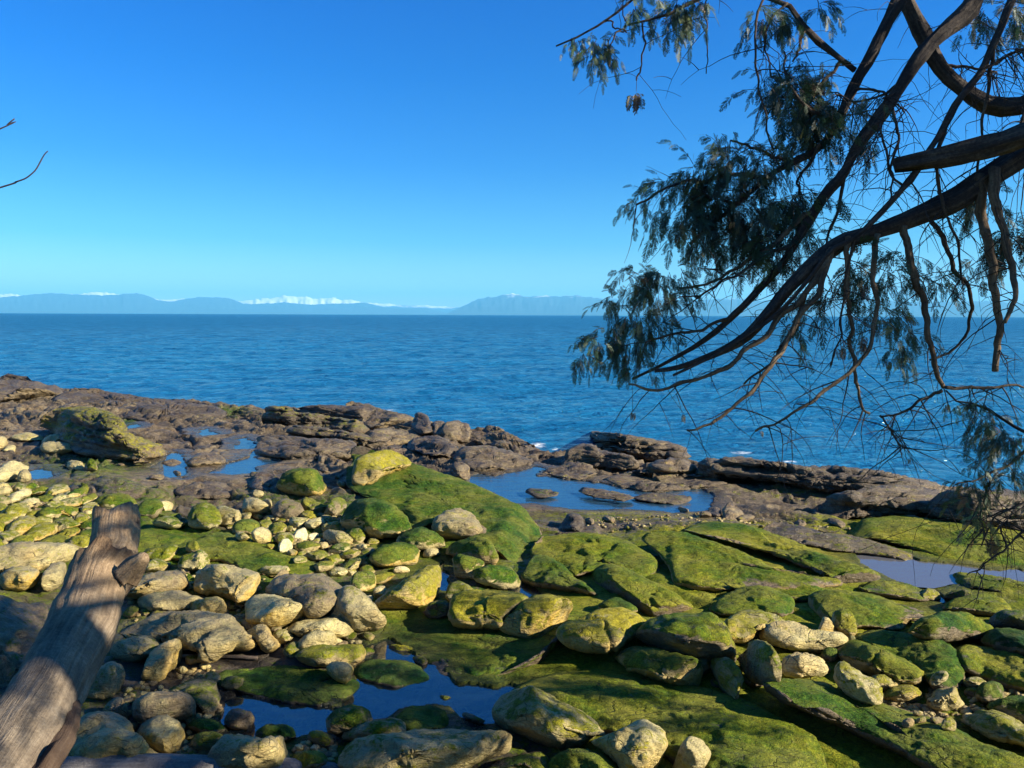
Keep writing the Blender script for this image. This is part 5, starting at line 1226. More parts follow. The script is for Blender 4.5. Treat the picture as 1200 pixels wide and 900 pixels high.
# traced limbs: (name, pixels, radius px at the start and end, depth at the start and end, height where it leaves the trunk or None)
LIMBS = {
 'main':   ([(1290, 120), (1230, 155), (1190, 180), (1150, 208), (1110, 238), (1060, 261), (1015, 272), (985, 282), (962, 300), (935, 330), (905, 362), (870, 395), (840, 412), (800, 428), (768, 434)], 17, 2.0, 4.1, 4.0, 4.6),
 'broken': ([(1330, 112), (1270, 133), (1205, 155), (1150, 174), (1100, 186), (1051, 192)], 15, 9.5, 3.6, 3.9, 4.3),
 'arch':   ([(1290, 60), (1240, 100), (1200, 122), (1168, 122), (1135, 103), (1105, 75), (1082, 45), (1062, 10), (1048, -25)], 11, 7, 4.6, 4.7, 4.9),
 'sweep':  ([(1185, -60), (1150, -12), (1128, 18), (1095, 48), (1064, 92), (1045, 122), (1012, 165), (990, 205), (965, 236), (935, 286), (890, 340), (850, 378), (815, 405), (775, 428), (740, 445)], 13, 2.0, 4.3, 4.3, 5.9),
 'upper':  ([(1085, -50), (1058, -8), (1040, 25), (1020, 70), (1008, 88), (992, 122), (984, 145), (962, 172), (930, 192), (900, 210), (868, 238), (835, 262), (810, 285)], 10, 2.4, 4.5, 4.4, 6.2),
 'fork':   ([(905, -30), (922, 2), (940, 30), (960, 50), (985, 70), (1002, 84)], 3.4, 4.2, 4.5, 4.5, 6.4),
 'slant':  ([(1215, -60), (1190, -5), (1168, 48), (1150, 85), (1125, 118), (1108, 148), (1085, 188), (1062, 220), (1035, 248), (1005, 276), (972, 296), (940, 335), (905, 372), (872, 395), (835, 418), (790, 440)], 6.5, 1.6, 3.9, 3.9, 5.6),
 'tip':    ([(870, -40), (842, -12), (815, 2), (790, 14), (772, 24), (755, 25), (735, 30)], 3.2, 1.3, 4.2, 4.2, 6.3),
 'thin':   ([(790, -40), (752, -8), (730, 10), (712, 24), (692, 36), (668, 48), (652, 54)], 2.2, 1.0, 4.2, 4.2, 6.5),
}
SIDE = {
 'main': [([(1152, 206), (1148, 228), (1157, 282), (1163, 318), (1168, 372), (1169, 402), (1167, 433)], 6.0, 3.4, 4.05, 3.95), ([(1166, 196), (1163, 222), (1176, 262), (1184, 300), (1190, 322), (1188, 348), (1176, 378)], 6.0, 2.2, 4.0, 3.8),
          ([(1058, 264), (1066, 300), (1076, 334), (1084, 372), (1090, 402), (1098, 432), (1106, 456)], 4.4, 2.6, 4.05, 4.0), ([(992, 280), (994, 320), (995, 352), (996, 380), (998, 410), (1003, 444), (1010, 474), (1020, 486)], 3.2, 1.4, 4.0, 4.0),
          ([(1026, 272), (1022, 310), (1029, 352), (1022, 392), (1008, 424), (982, 448), (950, 472), (915, 494), (885, 505)], 3.4, 1.2, 4.0, 3.8), ([(1088, 250), (1102, 272), (1118, 312), (1134, 338), (1138, 365), (1132, 392), (1110, 412), (1088, 422)], 3.0, 1.2, 4.1, 4.3),
          ([(980, 288), (955, 326), (925, 360), (898, 395), (868, 418), (838, 436), (800, 448), (765, 456), (738, 452)], 4.2, 1.4, 4.0, 3.8), ([(975, 296), (960, 335), (938, 375), (912, 420), (886, 452), (858, 480), (830, 498), (802, 504)], 3.8, 1.1, 4.0, 3.7),
          ([(960, 306), (940, 350), (928, 392), (900, 425), (872, 450)], 2.6, 1.0, 4.0, 4.1), ([(1106, 456), (1090, 464), (1060, 478), (1032, 486)], 2.2, 1.0, 4.0, 4.1), ([(1106, 456), (1135, 452), (1165, 455), (1205, 453)], 2.2, 1.2, 4.0, 4.1),
          ([(1032, 486), (1048, 506), (1058, 528)], 1.2, .8, 4.1, 4.1)],
 'sweep': [([(962, 240), (930, 262), (905, 290), (870, 312), (830, 330), (795, 338)], 3.4, 1.2, 4.3, 4.3), ([(935, 286), (900, 300), (860, 322), (820, 350)], 2.6, 1.0, 4.3, 4.2), ([(990, 205), (986, 240), (970, 282), (955, 322)], 2.2, 1.1, 4.3, 4.4),
           ([(1046, 120), (1050, 160), (1048, 200), (1040, 240)], 2.0, .9, 4.3, 4.3), ([(890, 340), (860, 365), (828, 385), (790, 392), (760, 400)], 2.6, 1.0, 4.3, 4.1), ([(1064, 92), (1040, 110), (1005, 118), (980, 110)], 1.8, .9, 4.3, 4.4)],
 'upper': [([(985, 140), (950, 130), (925, 100), (918, 62)], 2.6, 1.0, 4.4, 4.4), ([(900, 210), (860, 206), (820, 210), (780, 222), (745, 238)], 3.0, 1.1, 4.4, 4.4), ([(868, 238), (840, 232), (800, 240)], 2.2, 1.0, 4.4, 4.5), ([(962, 172), (940, 205), (935, 240)], 2.2, 1.0, 4.4, 4.5),
           ([(930, 192), (905, 180), (880, 172), (858, 165)], 2.4, 1.0, 4.4, 4.5), ([(1000, 105), (1040, 112), (1062, 132)], 1.6, .9, 4.4, 4.3)],
 'fork': [([(940, 30), (938, 55), (930, 72)], 2.2, 1.0, 4.5, 4.5), ([(985, 70), (960, 105), (945, 130)], 2.2, 1.1, 4.5, 4.5), ([(922, 2), (900, 30), (898, 62), (902, 90)], 1.4, .8, 4.5, 4.5), ([(905, -20), (888, 20), (887, 60), (890, 110), (905, 170)], 1.5, 1.0, 4.5, 4.45)],
 'slant': [([(1108, 148), (1096, 190), (1105, 240), (1120, 280), (1128, 330)], 2.4, 1.1, 3.9, 4.0), ([(1168, 48), (1160, 90), (1152, 140), (1150, 200)], 2.4, 1.4, 3.9, 4.0), ([(1062, 220), (1046, 200), (1032, 150), (1038, 110)], 1.8, .9, 3.9, 4.0),
           ([(1150, 85), (1190, 62), (1215, 60)], 2.0, 1.2, 3.9, 3.9), ([(1005, 276), (990, 330), (988, 380), (975, 430)], 1.6, .8, 3.9, 4.0)],
 'tip': [([(752, 26), (754, 50), (750, 75), (746, 98)], 1.2, .9, 4.2, 4.2), ([(735, 30), (722, 42), (712, 60)], 1.1, .7, 4.2, 4.2), ([(826, 0), (827, 40), (829, 90)], .9, .6, 4.2, 4.2)],
 'thin': [([(712, 24), (722, 34), (736, 38)], 1.0, .7, 4.2, 4.2)],
 'arch': [([(1200, 122), (1196, 160), (1202, 210)], 3.0, 1.5, 4.6, 4.5), ([(1105, 75), (1140, 80), (1170, 85)], 2.0, 1.0, 4.7, 4.7)],
 'broken': [],
}
# foliage: limb, cx, cy, w, h, depth, tint, how many fronds
CLUMPS = [
 ('thin', 690, 58, 62, 34, 4.2, .42, 34), ('thin', 672, 52, 30, 18, 4.2, .3, 10), ('thin', 704, 74, 42, 26, 4.2, .40, 18), ('tip', 745, 10, 34, 36, 4.2, .40, 22), ('tip', 758, 38, 22, 20, 4.2, .35, 9), ('tip', 798, 14, 36, 48, 4.2, .22, 30),
 ('tip', 792, 42, 24, 24, 4.2, .25, 12), ('tip', 812, 30, 8, 40, 4.2, .3, 6), ('tip', 832, 6, 22, 20, 4.2, .35, 10), ('fork', 897, 26, 48, 40, 4.5, .12, 34), ('fork', 918, 34, 26, 30, 4.5, .15, 12), ('fork', 893, 112, 26, 46, 4.5, .08, 18),
 ('fork', 928, 112, 40, 66, 4.5, .08, 34), ('fork', 950, 140, 40, 70, 4.5, .10, 40), ('fork', 934, 80, 30, 26, 4.5, .3, 12), ('upper', 958, 14, 28, 34, 4.5, .15, 16), ('upper', 955, 165, 36, 40, 4.45, .1, 20),
 ('upper', 848, 186, 50, 36, 4.4, .22, 28), ('upper', 875, 205, 64, 52, 4.4, .10, 44), ('upper', 818, 214, 60, 44, 4.4, .16, 36), ('upper', 782, 226, 46, 34, 4.4, .24, 24), ('upper', 752, 246, 34, 30, 4.4, .28, 16), ('upper', 800, 256, 60, 50, 4.4, .12, 40),
 ('upper', 840, 256, 66, 60, 4.4, .05, 52), ('upper', 882, 258, 60, 62, 4.4, .05, 46), ('upper', 918, 244, 56, 56, 4.4, .06, 36), ('upper', 930, 290, 50, 36, 4.4, .1, 22), ('sweep', 868, 300, 56, 44, 4.3, .12, 26), ('sweep', 905, 300, 50, 50, 4.3, .28, 22),
 ('sweep', 824, 296, 40, 36, 4.3, .12, 16), ('upper', 848, 160, 30, 22, 4.45, .35, 9), ('upper', 905, 196, 46, 36, 4.4, .08, 22),
 ('sweep', 752, 332, 50, 40, 4.3, .10, 30), ('sweep', 785, 330, 44, 40, 4.3, .12, 22), ('sweep', 770, 352, 60, 36, 4.25, .08, 30), ('sweep', 722, 360, 46, 30, 4.2, .15, 22), ('sweep', 748, 380, 50, 40, 4.2, .10, 30), ('sweep', 716, 388, 26, 30, 4.2, .22, 12),
 ('sweep', 700, 408, 42, 34, 4.1, .08, 26), ('sweep', 682, 426, 34, 26, 4.1, .10, 18), ('sweep', 742, 410, 36, 40, 4.15, .18, 22), ('sweep', 738, 438, 20, 28, 4.1, .40, 12), ('sweep', 770, 392, 34, 36, 4.2, .12, 16), ('sweep', 768, 440, 22, 20, 4.1, .25, 9), ('sweep', 800, 356, 40, 28, 4.25, .15, 14),
 ('main', 1048, 318, 40, 48, 4.1, .22, 24), ('main', 1000, 318, 30, 60, 4.1, .2, 20), ('main', 1040, 372, 40, 50, 4.1, .18, 24), ('main', 1058, 408, 34, 44, 4.1, .25, 18), ('main', 1100, 336, 50, 34, 4.2, .10, 24), ('main', 1082, 336, 24, 20, 4.2, .12, 10), ('main', 935, 400, 14, 44, 4.0, .3, 8), ('main', 968, 352, 26, 50, 4.1, .18, 14),
 ('main', 970, 280, 50, 24, 4.1, .3, 16), ('main', 1160, 246, 60, 44, 4.4, .10, 26), ('main', 1185, 285, 44, 60, 4.4, .08, 28), ('main', 1150, 310, 30, 40, 4.4, .12, 14), ('arch', 1195, 78, 30, 24, 4.6, .2, 12), ('arch', 1188, 20, 40, 50, 4.6, .15, 24), ('arch', 1160, 24, 36, 44, 4.6, .14, 20),
 ('fork', 1006, 168, 30, 40, 4.5, .15, 14), ('upper', 970, 96, 30, 36, 4.5, .18, 14), ('slant', 1020, 120, 30, 34, 4.0, .15, 10),
 ('low', 1146, 478, 36, 24, 4.0, .30, 16), ('low', 1160, 502, 44, 36, 4.0, .12, 26), ('low', 1180, 520, 44, 40, 4.0, .08, 26), ('low', 1150, 550, 60, 28, 4.0, .16, 18), ('low', 1178, 562, 44, 34, 4.0, .10, 20), ('low', 1128, 572, 44, 22, 4.0, .16, 16), ('low', 1150, 590, 50, 30, 4.0, .30, 18), ('low', 1198, 590, 30, 24, 4.0, .12, 8),
 ('low', 1152, 612, 16, 40, 4.0, .9, 10), ('low', 1112, 478, 24, 14, 4.0, .72, 8),
]
LIMBS['low'] = ([(1330, 540), (1260, 528), (1215, 515), (1185, 500), (1160, 482), (1140, 474), (1118, 470), (1108, 458)], 3.2, 1.1, 3.9, 4.0, 3.0)
SIDE['low'] = [([(1215, 515), (1180, 545), (1150, 560), (1120, 572)], 1.8, .8, 4.0, 4.0), ([(1290, 600), (1230, 590), (1200, 588), (1165, 605), (1150, 640)], 1.8, .8, 3.9, 4.0), ([(1260, 640), (1205, 622), (1180, 640), (1160, 660), (1130, 672)], 1.6, .7, 3.9, 4.0),
               ([(1205, 622), (1178, 612), (1160, 625)], 1.3, .7, 4.0, 4.0), ([(1180, 640), (1172, 620), (1185, 600)], 1.2, .7, 4.0, 4.0), ([(1160, 560), (1150, 590), (1152, 620), (1156, 640)], 1.4, .9, 4.0, 4.0)]
SPARSE_TWIGS = {'main': 190, 'sweep': 120, 'upper': 80, 'slant': 130, 'fork': 30, 'tip': 8, 'thin': 4, 'arch': 80, 'broken': 8, 'low': 50}

def limb_curve(spec):
    pts, r0, r1, d0, d1, zt = spec
    p = np.array(pts, float)
    dep = np.linspace(d0, d1, len(p))
    W3 = at_depth(p[:, 0], p[:, 1], dep)
    rad = np.interp(np.linspace(0, 1, len(p)), [0, 1], [r0, r1]) / F * dep
    if zt is not None:
        a = trunk_at(zt)
        m_ = a * .45 + W3[0] * .55 + np.array([0, 0, .12])
        W3 = np.vstack([a, m_, W3]); rad = np.concatenate([[rad[0] * 1.5, rad[0] * 1.2], rad])
    C4 = catmull(np.column_stack([W3, rad]), max(24, 6 * len(W3)))
    return C4[:, :3], C4[:, 3]

def twigs(curves, n, rs, lmin=.12, lmax=.75):
    parts = []
    for _ in range(n):
        c = curves[rs.integers(len(curves))]
        i = rs.integers(len(c) // 4, len(c))
        p = c[i].copy()
        L_ = rs.uniform(lmin, lmax) * rs.uniform(.5, 1)
        d = rs.normal(size=3) * np.array([1, .8, .6]); d[2] -= .35; d /= np.linalg.norm(d)
        m = 8; pts = [p]
        curl = rs.normal(size=3) * .25
        for k in range(m):
            d = d + curl / m * 1.6 + np.array([0, 0, -.95]) / m + rs.normal(size=3) * .13
            d /= np.linalg.norm(d); p = p + d * L_ / m; pts.append(p)
        r0 = rs.uniform(.0018, .0042)
        parts.append(tube(np.array(pts), np.linspace(r0, .0009, m + 1), 4, cap=False))
        if rs.random() < .6:        # a side twig
            k = rs.integers(2, m - 1); p = pts[k]; d2 = rs.normal(size=3); d2[2] -= .3; d2 /= np.linalg.norm(d2)
            pp = [p + d2 * L_ * .4 * u + np.array([0, 0, -.12 * L_ * u * u]) for u in np.linspace(0, 1, 5)]
            parts.append(tube(np.array(pp), np.linspace(r0 * .7, .0008, 5), 4, cap=False))
    return parts

def build_cedar():
    rs = np.random.default_rng(22)
    objs = {}; curves = {}
    for k, spec in LIMBS.items():
        P, rad = limb_curve(spec)
        P = P + np.stack([fbm(np.column_stack([np.arange(len(P)) * .16 + 9 * q_, np.zeros(len(P)), np.zeros(len(P))]), 3, len(k) + q_) for q_ in range(3)], 1) * np.minimum(rad * .7, .02)[:, None]
        v, q, t, a = tube(P, rad * (.92 if k in ('main', 'broken', 'arch') else .74), 16, .42, len(k), True, .28)
        lim = place('branch', v, q, t, M_BARK, cedar, attrs=a, origin=P[0])
        if k == 'broken': lim['label'] = 'thick dark limb snapped off short'
        if k == 'arch': lim['label'] = 'pale grey arching limb'
        objs[k] = lim
        PORIG[lim.name] = Vector(P[0])
        cs = [P[8:] if len(P) > 20 else P]
        for s in SIDE.get(k, []):
            P2, r2 = limb_curve(s + (None,))
            P2 = P2 + np.stack([fbm(np.column_stack([np.arange(len(P2)) * .22 + 9 * q_, np.zeros(len(P2)), np.full(len(P2), len(cs) * 3.3)]), 3, len(k) + q_) for q_ in range(3)], 1) * .016
            v, q, t, a = tube(P2, r2, 9, .3, len(cs), True, .1, np.full(len(P2), .35 if s[1] > 3 else .1))
            place('side_branch', v, q, t, M_BARK, lim, attrs=a)
            cs.append(P2)
        curves[k] = cs
        tw = twigs([c for c in cs for _ in range(2)], SPARSE_TWIGS.get(k, 20), rs)
        V, Q, T, A = join_geo(tw)
        o = place('twigs', V, Q, T, M_BARK, lim, attrs=A); o['kind'] = 'stuff'
    for (lk, cx, cy, w, h, dep, tint, n) in CLUMPS:
        specs = []
        strands = []
        for _ in range(max(4, int(n * .54))):
            while True:
                ux, uy = rs.uniform(-1, 1), rs.uniform(-1, 1)
                if ux * ux + uy * uy < 1: break
            px = cx + ux * w * .42; py = cy + uy * h * .30 - h * .22
            p = at_depth([px], [py], [dep + rs.normal() * .10])[0]
            d = np.array([ux * .6 + rs.normal() * .3, rs.normal() * .35, -.55 + rs.normal() * .35 + max(-uy, 0) * .7])
            Ls = np.clip(h * rs.uniform(.55, 1.0), 16, 60) / F * dep
            m_ = rs.integers(4, 7)
            side = 1 if rs.random() < .5 else -1
            pts = [p]; t0 = tint + rs.normal() * .06
            for k in range(m_):
                d = d / np.linalg.norm(d)
                sd = np.cross(d, rs.normal(size=3)); sd /= np.linalg.norm(sd)
                fl = Ls * rs.uniform(.42, .62) * (1 - .35 * k / m_)
                specs.append((p, d * .9 + sd * side * .75 + np.array([0, 0, -.25]), fl, t0 + rs.normal() * .05 + (.42 if rs.random() < .09 else .85 if rs.random() < .04 else 0)))  # some fronds tinted yellow-green to look sunlit, a few dried brown
                side = -side
                p = p + d * Ls / m_ * .8; pts.append(p)
                d = d + np.array([0, 0, -.22])
            specs.append((p, d, Ls * .5, t0 + .08))
            strands.append(tube(np.array(pts), np.linspace(.0022, .001, len(pts)), 4, cap=False))
        V, Q, T, A = join_geo(strands)
        o = place('twigs', V, Q, T, M_BARK, objs[lk], attrs=A); o['kind'] = 'stuff'
        V, Q, tn = put_fronds(specs, FINE, rs)
        o = place('foliage', V, Q, None, M_LEAF, objs[lk], attrs=dict(tint=tn), smooth_shade=False)
    # dried reddish leaves caught on the twigs
    for (lk, cx, cy, s, n) in (('tip', 746, 118, 16, 12), ('sweep', 741, 486, 7, 4), ('sweep', 800, 488, 7, 3), ('upper', 858, 262, 7, 3), ('main', 930, 320, 6, 3), ('main', 1000, 288, 14, 8), ('main', 985, 412, 10, 6), ('main', 1012, 405, 14, 7), ('main', 892, 508, 6, 4), ('low', 1066, 540, 5, 3), ('main', 1040, 428, 8, 5), ('low', 1165, 640, 16, 9)):
        specs = []
        for _ in range(n):
            p = at_depth([cx + rs.normal() * s * .25], [cy - s * .5 + rs.normal() * s * .15], [4.15])[0]
            specs.append((p, np.array([rs.normal() * .25, rs.normal() * .25, -1]), s / F * 4.15 * rs.uniform(.8, 1.3), .98))
        V, Q, tn = put_fronds(specs, COARSE, rs)
        place('dry_leaves', V, Q, None, M_LEAF, objs[lk], attrs=dict(tint=tn), smooth_shade=False)
        a, b = V[:, :].mean(0), V[V[:, 2].argmax()]
        cs = np.vstack(curves[lk]); j = np.argmin(np.linalg.norm(cs - b, axis=1))
        if np.linalg.norm(cs[j] - b) > .03:
            pp = catmull([cs[j], (cs[j] + b) / 2 + np.array([0, 0, -.02]), b], 10)
            v, q, t, at = tube(pp, np.full(10, .0014), 4, cap=False)
            place('side_branch', v, q, t, M_BARK, objs[lk], attrs=at)
    # the crown of the same tree, above and beside the view: unseen boughs added to dapple the near stones
    return objs
CEDAR = build_cedar()

def shade_crown():
    rs = np.random.default_rng(5)
    tg_px = [(60, 800, 1.0), (100, 875, .9), (150, 735, .55), (230, 825, .8), (300, 838, .8), (180, 815, .9), (330, 812, .7), (420, 835, .7), (470, 792, .7), (500, 872, .6), (430, 872, .6), (560, 770, .45), (590, 800, .7), (540, 835, .8), (120, 800, .8), (200, 740, .35), (20, 830, 1.0),
             (260, 880, .4), (385, 815, .8), (600, 850, .35), (500, 760, .6), (640, 800, .4), (20, 880, .9), (160, 870, .4), (300, 720, .2), (620, 740, .18), (470, 850, .7), (350, 850, .6), (240, 700, .25)]
    k = 0
    for (px, py, den) in tg_px:
        G = hit(np.array([px], float), np.array([py], float))[0]
        tt = (TRUNK_X + rs.uniform(-.5, 1.2) - G[0]) / SUN[0]
        c = G + SUN * tt
        n = int(17 * den)
        tipc = c
        base = trunk_at(max(c[2] + rs.uniform(.1, .5), 2.2))
        pp = catmull([base, base * .5 + c * .5 + np.array([0, 0, .15]), c], 18)
        v, q, t, a = tube(pp, np.linspace(.035, .008, 18), 7, .1, k, True)
        b = place('branch', v, q, t, M_BARK, cedar, attrs=a, origin=pp[0])
        PORIG[b.name] = Vector(pp[0])
        specs = []
        for _ in range(n):
            p = c + rs.normal(size=3) * np.array([.32, .40, .20])
            specs.append((p, np.array([rs.normal() * .6, rs.normal() * .6, -.6]), rs.uniform(.22, .42), rs.uniform(.1, .3)))
        V, Q, tn = put_fronds(specs, COARSE, rs)
        place('foliage', V, Q, None, M_LEAF, b, attrs=dict(tint=tn), smooth_shade=False)
        k += 1
    # upper boughs, unseen, added to shade the limbs seen and the near log
    for (px, py, dep, tt, den) in ((1110, 60, 4.2, 4.2, .6), (990, 210, 4.3, 5.0, 1), (930, 230, 4.4, 5.4, 1), (880, 230, 4.4, 5.6, 1), (820, 240, 4.4, 5.8, .8), (1090, 230, 4.1, 4.3, .6), (1000, 270, 4.1, 4.9, .9),
                                   (930, 330, 4.1, 5.2, .8), (1140, 160, 3.9, 4.0, .9), (920, 80, 4.5, 5.6, .6), 
                                   (50, 800, 3.9, 7.2, .7), (0, 870, 3.6, 7.0, .5)):
        c = at_depth([px], [py], [dep])[0] + SUN * tt
        base = trunk_at(c[2] + rs.uniform(.2, .8))
        pp = catmull([base, base * .5 + c * .5 + np.array([0, 0, .12]), c], 18)
        v, q, t, a = tube(pp, np.linspace(.035, .008, 18), 7, .1, k, True)
        b = place('branch', v, q, t, M_BARK, cedar, attrs=a, origin=pp[0])
        PORIG[b.name] = Vector(pp[0])
        specs = []
        for _ in range(int(22 * den)):
            p = c + rs.normal(size=3) * np.array([.30, .34, .24])
            specs.append((p, np.array([rs.normal() * .6, rs.normal() * .6, -.6]), rs.uniform(.22, .42), rs.uniform(.1, .3)))
        V, Q, tn = put_fronds(specs, COARSE, rs)
        place('foliage', V, Q, None, M_LEAF, b, attrs=dict(tint=tn), smooth_shade=False)
        k += 1
shade_crown()

# ------------------------------------------------------------------ bare shrub whose twig ends reach in from the side
def bare_shrub():
    bx, by = -3.9, 2.9
    z = float(ground([bx], [by])[0])
    r = empty('bare_shrub', (bx, by, z))
    tag(r, 'leafless thin twigs of a shrub reaching in against the blue sky above the sea', 'shrub')
    P = catmull([(bx, by, z - .1), (bx + .1, by, z + 1.0), (bx + .2, by, z + 2.0), (bx + .15, by + .05, 3.6)], 30)
    v, q, t, a = tube(P, np.linspace(.035, .012, 30), 10, .1, 3)
    place('stem', v, q, t, M_BARK, r, attrs=a)
    for pts, d in (([(0, 220), (16, 214), (30, 209), (41, 200), (47, 190), (52, 181), (56, 177)], 3.0), ([(0, 151), (8, 146), (17, 139)], 3.0)):
        w3 = at_depth([p[0] for p in pts], [p[1] for p in pts], np.full(len(pts), d))
        w3 = np.vstack([P[24], P[24] * .5 + w3[0] * .5 + np.array([0, 0, -.08]), w3])
        c = catmull(w3, 160)
        v, q, t, a = tube(c, np.linspace(.009, .0022, 160), 7, .2, 4)
        place('branch', v, q, t, M_BARK, r, attrs=a)
bare_shrub()
# ------------------------------------------------------------------ sea
def sea_material():
    m, nt, N, L, bs = new_mat('sea_water')
    g = NT(m)
    pos = g.node('ShaderNodeNewGeometry').outputs['Position']
    mp = g.node('ShaderNodeMapping'); mp.inputs['Rotation'].default_value = (0, 0, R(14)); mp.inputs['Scale'].default_value = (0.42, 1.0, 1.0)
    g.link(pos, mp.inputs['Vector'])
    n1 = g.noise(mp.outputs[0], 1.15, 4, 0.6, 0.4)
    n2 = g.noise(mp.outputs[0], 4.5, 5, 0.6, 0.4)
    n3 = g.noise(mp.outputs[0], 0.045, 3, 0.5)
    h = g.math('ADD', g.math('MULTIPLY', n1, 0.62), g.math('MULTIPLY', n2, 0.22))
    bp = g.node('ShaderNodeBump'); bp.inputs['Strength'].default_value = 1.0; bp.inputs['Distance'].default_value = 1.0
    g.link(h, bp.inputs['Height']); g.link(bp.outputs[0], bs.inputs['Normal'])
    body = g.ramp(n3, [(0.3, (0.004, 0.085, 0.200)), (0.7, (0.010, 0.130, 0.250))])
    fo = g.attr('foam')
    ff = g.math('MULTIPLY', g.ramp(g.math('ADD', g.math('MULTIPLY', fo, 0.6), g.math('MULTIPLY', g.noise(mp.outputs[0], 9.0, 6, 0.75), 0.8)), [(0.80, 0.0), (0.98, 1.0)]), 0.9)
    g.link(g.mix(ff, body, (0.75, 0.78, 0.78)), bs.inputs['Base Color'])
    bs.inputs['IOR'].default_value = 1.33; g.link(g.attr('gloss'), bs.inputs['Specular IOR Level'])
    g.link(g.math('ADD', 0.08, g.math('MULTIPLY', ff, 0.7)), bs.inputs['Roughness'])
    # far off only the wave faces turned to the viewer are seen: less mirror, light and dark ripples painted in blue
    df = g.node('ShaderNodeBsdfDiffuse'); g.link(g.mix(g.ramp(g.noise(mp.outputs[0], 0.8, 7, 0.8), [(0.40, 0.0), (0.60, 1.0)]), (0.002, 0.052, 0.145), (0.026, 0.178, 0.345)), df.inputs['Color'])
    g.link(bp.outputs[0], df.inputs['Normal'])
    mx = g.node('ShaderNodeMixShader'); g.link(g.attr('far'), mx.inputs[0]); g.link(bs.outputs[0], mx.inputs[1]); g.link(df.outputs[0], mx.inputs[2])
    g.link(mx.outputs[0], N['Material Output'].inputs['Surface'])
    return m
def build_sea():
    th = np.linspace(R(-62), R(62), 640)
    rr = np.concatenate([np.exp(np.linspace(math.log(9), math.log(260), 620)), np.exp(np.linspace(math.log(260), math.log(90000), 60))[1:]])
    T, RR = np.meshgrid(th, rr)
    X = (RR * np.sin(T)).ravel(); Y = (RR * np.cos(T)).ravel(); r = RR.ravel()
    c, s = math.cos(R(14)), math.sin(R(14))
    a = X * c + Y * s; b = -X * s + Y * c
    fade = smooth(r, 260, 90)
    z = 0.11 * fbm(np.stack([a * 0.22, b * 0.55, 0 * a], 1), 3, 51) + 0.055 * fbm(np.stack([a * 0.8, b * 1.9, 0 * a], 1), 3, 61)
    sh = base_z(X, Y)[1]
    calm = smooth(-sh, 0.0, 5.0)
    z = SEA_Z + z * fade * (0.25 + 0.75 * calm)
    px, py, _ = project(np.stack([X, Y, z], 1))
    fz = np.zeros_like(z)
    for (cx, cy, rx, ry, am) in ((630, 522, 16, 6, .95), (652, 527, 10, 5, .8), (868, 531, 26, 4, .85), (925, 541, 22, 3.5, .8), (455, 481, 20, 4, .8), (560, 497, 30, 5, .5), (1010, 556, 40, 5, .45), (300, 474, 60, 3, .4), (60, 450, 30, 3, .5)):
        fz = np.maximum(fz, am * np.exp(-((px - cx) / rx) ** 2 - ((py - cy) / ry) ** 2))
    fz = np.maximum(fz, 0.72 * np.exp(-np.abs(sh) / 0.45))
    nr, nth = len(rr), len(th)
    i = np.arange(nr - 1)[:, None] * nth + np.arange(nth - 1)[None]
    q = np.stack([i, i + nth, i + nth + 1, i + 1], -1).reshape(-1, 4)
    o = place('sea_water', np.stack([X, Y, z], 1), q, None, sea_material(), attrs=dict(foam=fz, gloss=0.34 - 0.20 * smooth(np.log(r), math.log(40), math.log(600)), far=0.15 + 0.75 * smooth(np.log(r), math.log(25), math.log(350))), origin=np.zeros(3))
    tag(o, kind='structure')
build_sea()

# ------------------------------------------------------------------ far coast mountains
def mountain_material(snow):
    m, nt, N, L, bs = new_mat('far_mountain')
    g = NT(m)
    geo = g.node('ShaderNodeNewGeometry')
    sep = g.node('ShaderNodeSeparateXYZ'); g.link(geo.outputs['Position'], sep.inputs[0])
    n = g.noise(geo.outputs['Position'], 0.0011, 6, 0.65)
    hh = g.math('ADD', sep.outputs['Z'], g.math('MULTIPLY', g.math('SUBTRACT', n, 0.5), 900.0))
    mr = g.node('ShaderNodeMapRange'); mr.inputs['From Min'].default_value = snow - 60; mr.inputs['From Max'].default_value = snow + 60
    g.link(hh, mr.inputs['Value'])
    forest = g.mix(g.noise(geo.outputs['Position'], 0.004, 5, 0.6), (0.008, 0.018, 0.03), (0.02, 0.035, 0.045))
    g.link(g.mix(mr.outputs[0], forest, (0.8, 0.82, 0.86)), bs.inputs['Base Color'])
    bs.inputs['Roughness'].default_value = 0.9
    return m
def mountain(name, label, pts, dist, depth, snow, amp, seed):
    p = np.array(pts, float)
    n = int((p[-1, 0] - p[0, 0]) / 1.6); m = 22
    u = np.linspace(p[0, 0], p[-1, 0], n)
    top = np.interp(u, p[:, 0], p[:, 1])
    d = ray(u, top)
    crest = CAM + d / np.hypot(d[:, 0], d[:, 1])[:, None] * dist
    hc = np.maximum(crest[:, 2], 20)
    rad = crest[:, :2] / np.linalg.norm(crest[:, :2], axis=1, keepdims=True)
    t = np.linspace(-1, 1, m)
    V = []
    for tt in t:
        q = crest[:, :2] + rad * (tt * depth)
        prof = (1 - abs(tt)) ** 0.85
        rid = fbm(np.column_stack([q / (dist * .03), np.zeros(n)]), 5, seed)
        z = hc * prof * (1 + 0.45 * rid * (1 - prof)) + amp * hc * prof * 0.5 * fbm(np.column_stack([u / 4.0, np.full(n, tt * 2.5), np.zeros(n)]), 4, seed + 3) * (0.25 + (1 - prof))
        V.append(np.column_stack([q, np.maximum(z, -5) - (3 if abs(tt) == 1 else 0)]))
    V = np.vstack(V)
    i = np.arange(m - 1)[:, None] * n + np.arange(n - 1)[None]
    q = np.stack([i, i + 1, i + n + 1, i + n], -1).reshape(-1, 4)
    o = place(name, V, q, None, mountain_material(snow), smooth_shade=True)
    tag(o, label, None, None, 'structure')
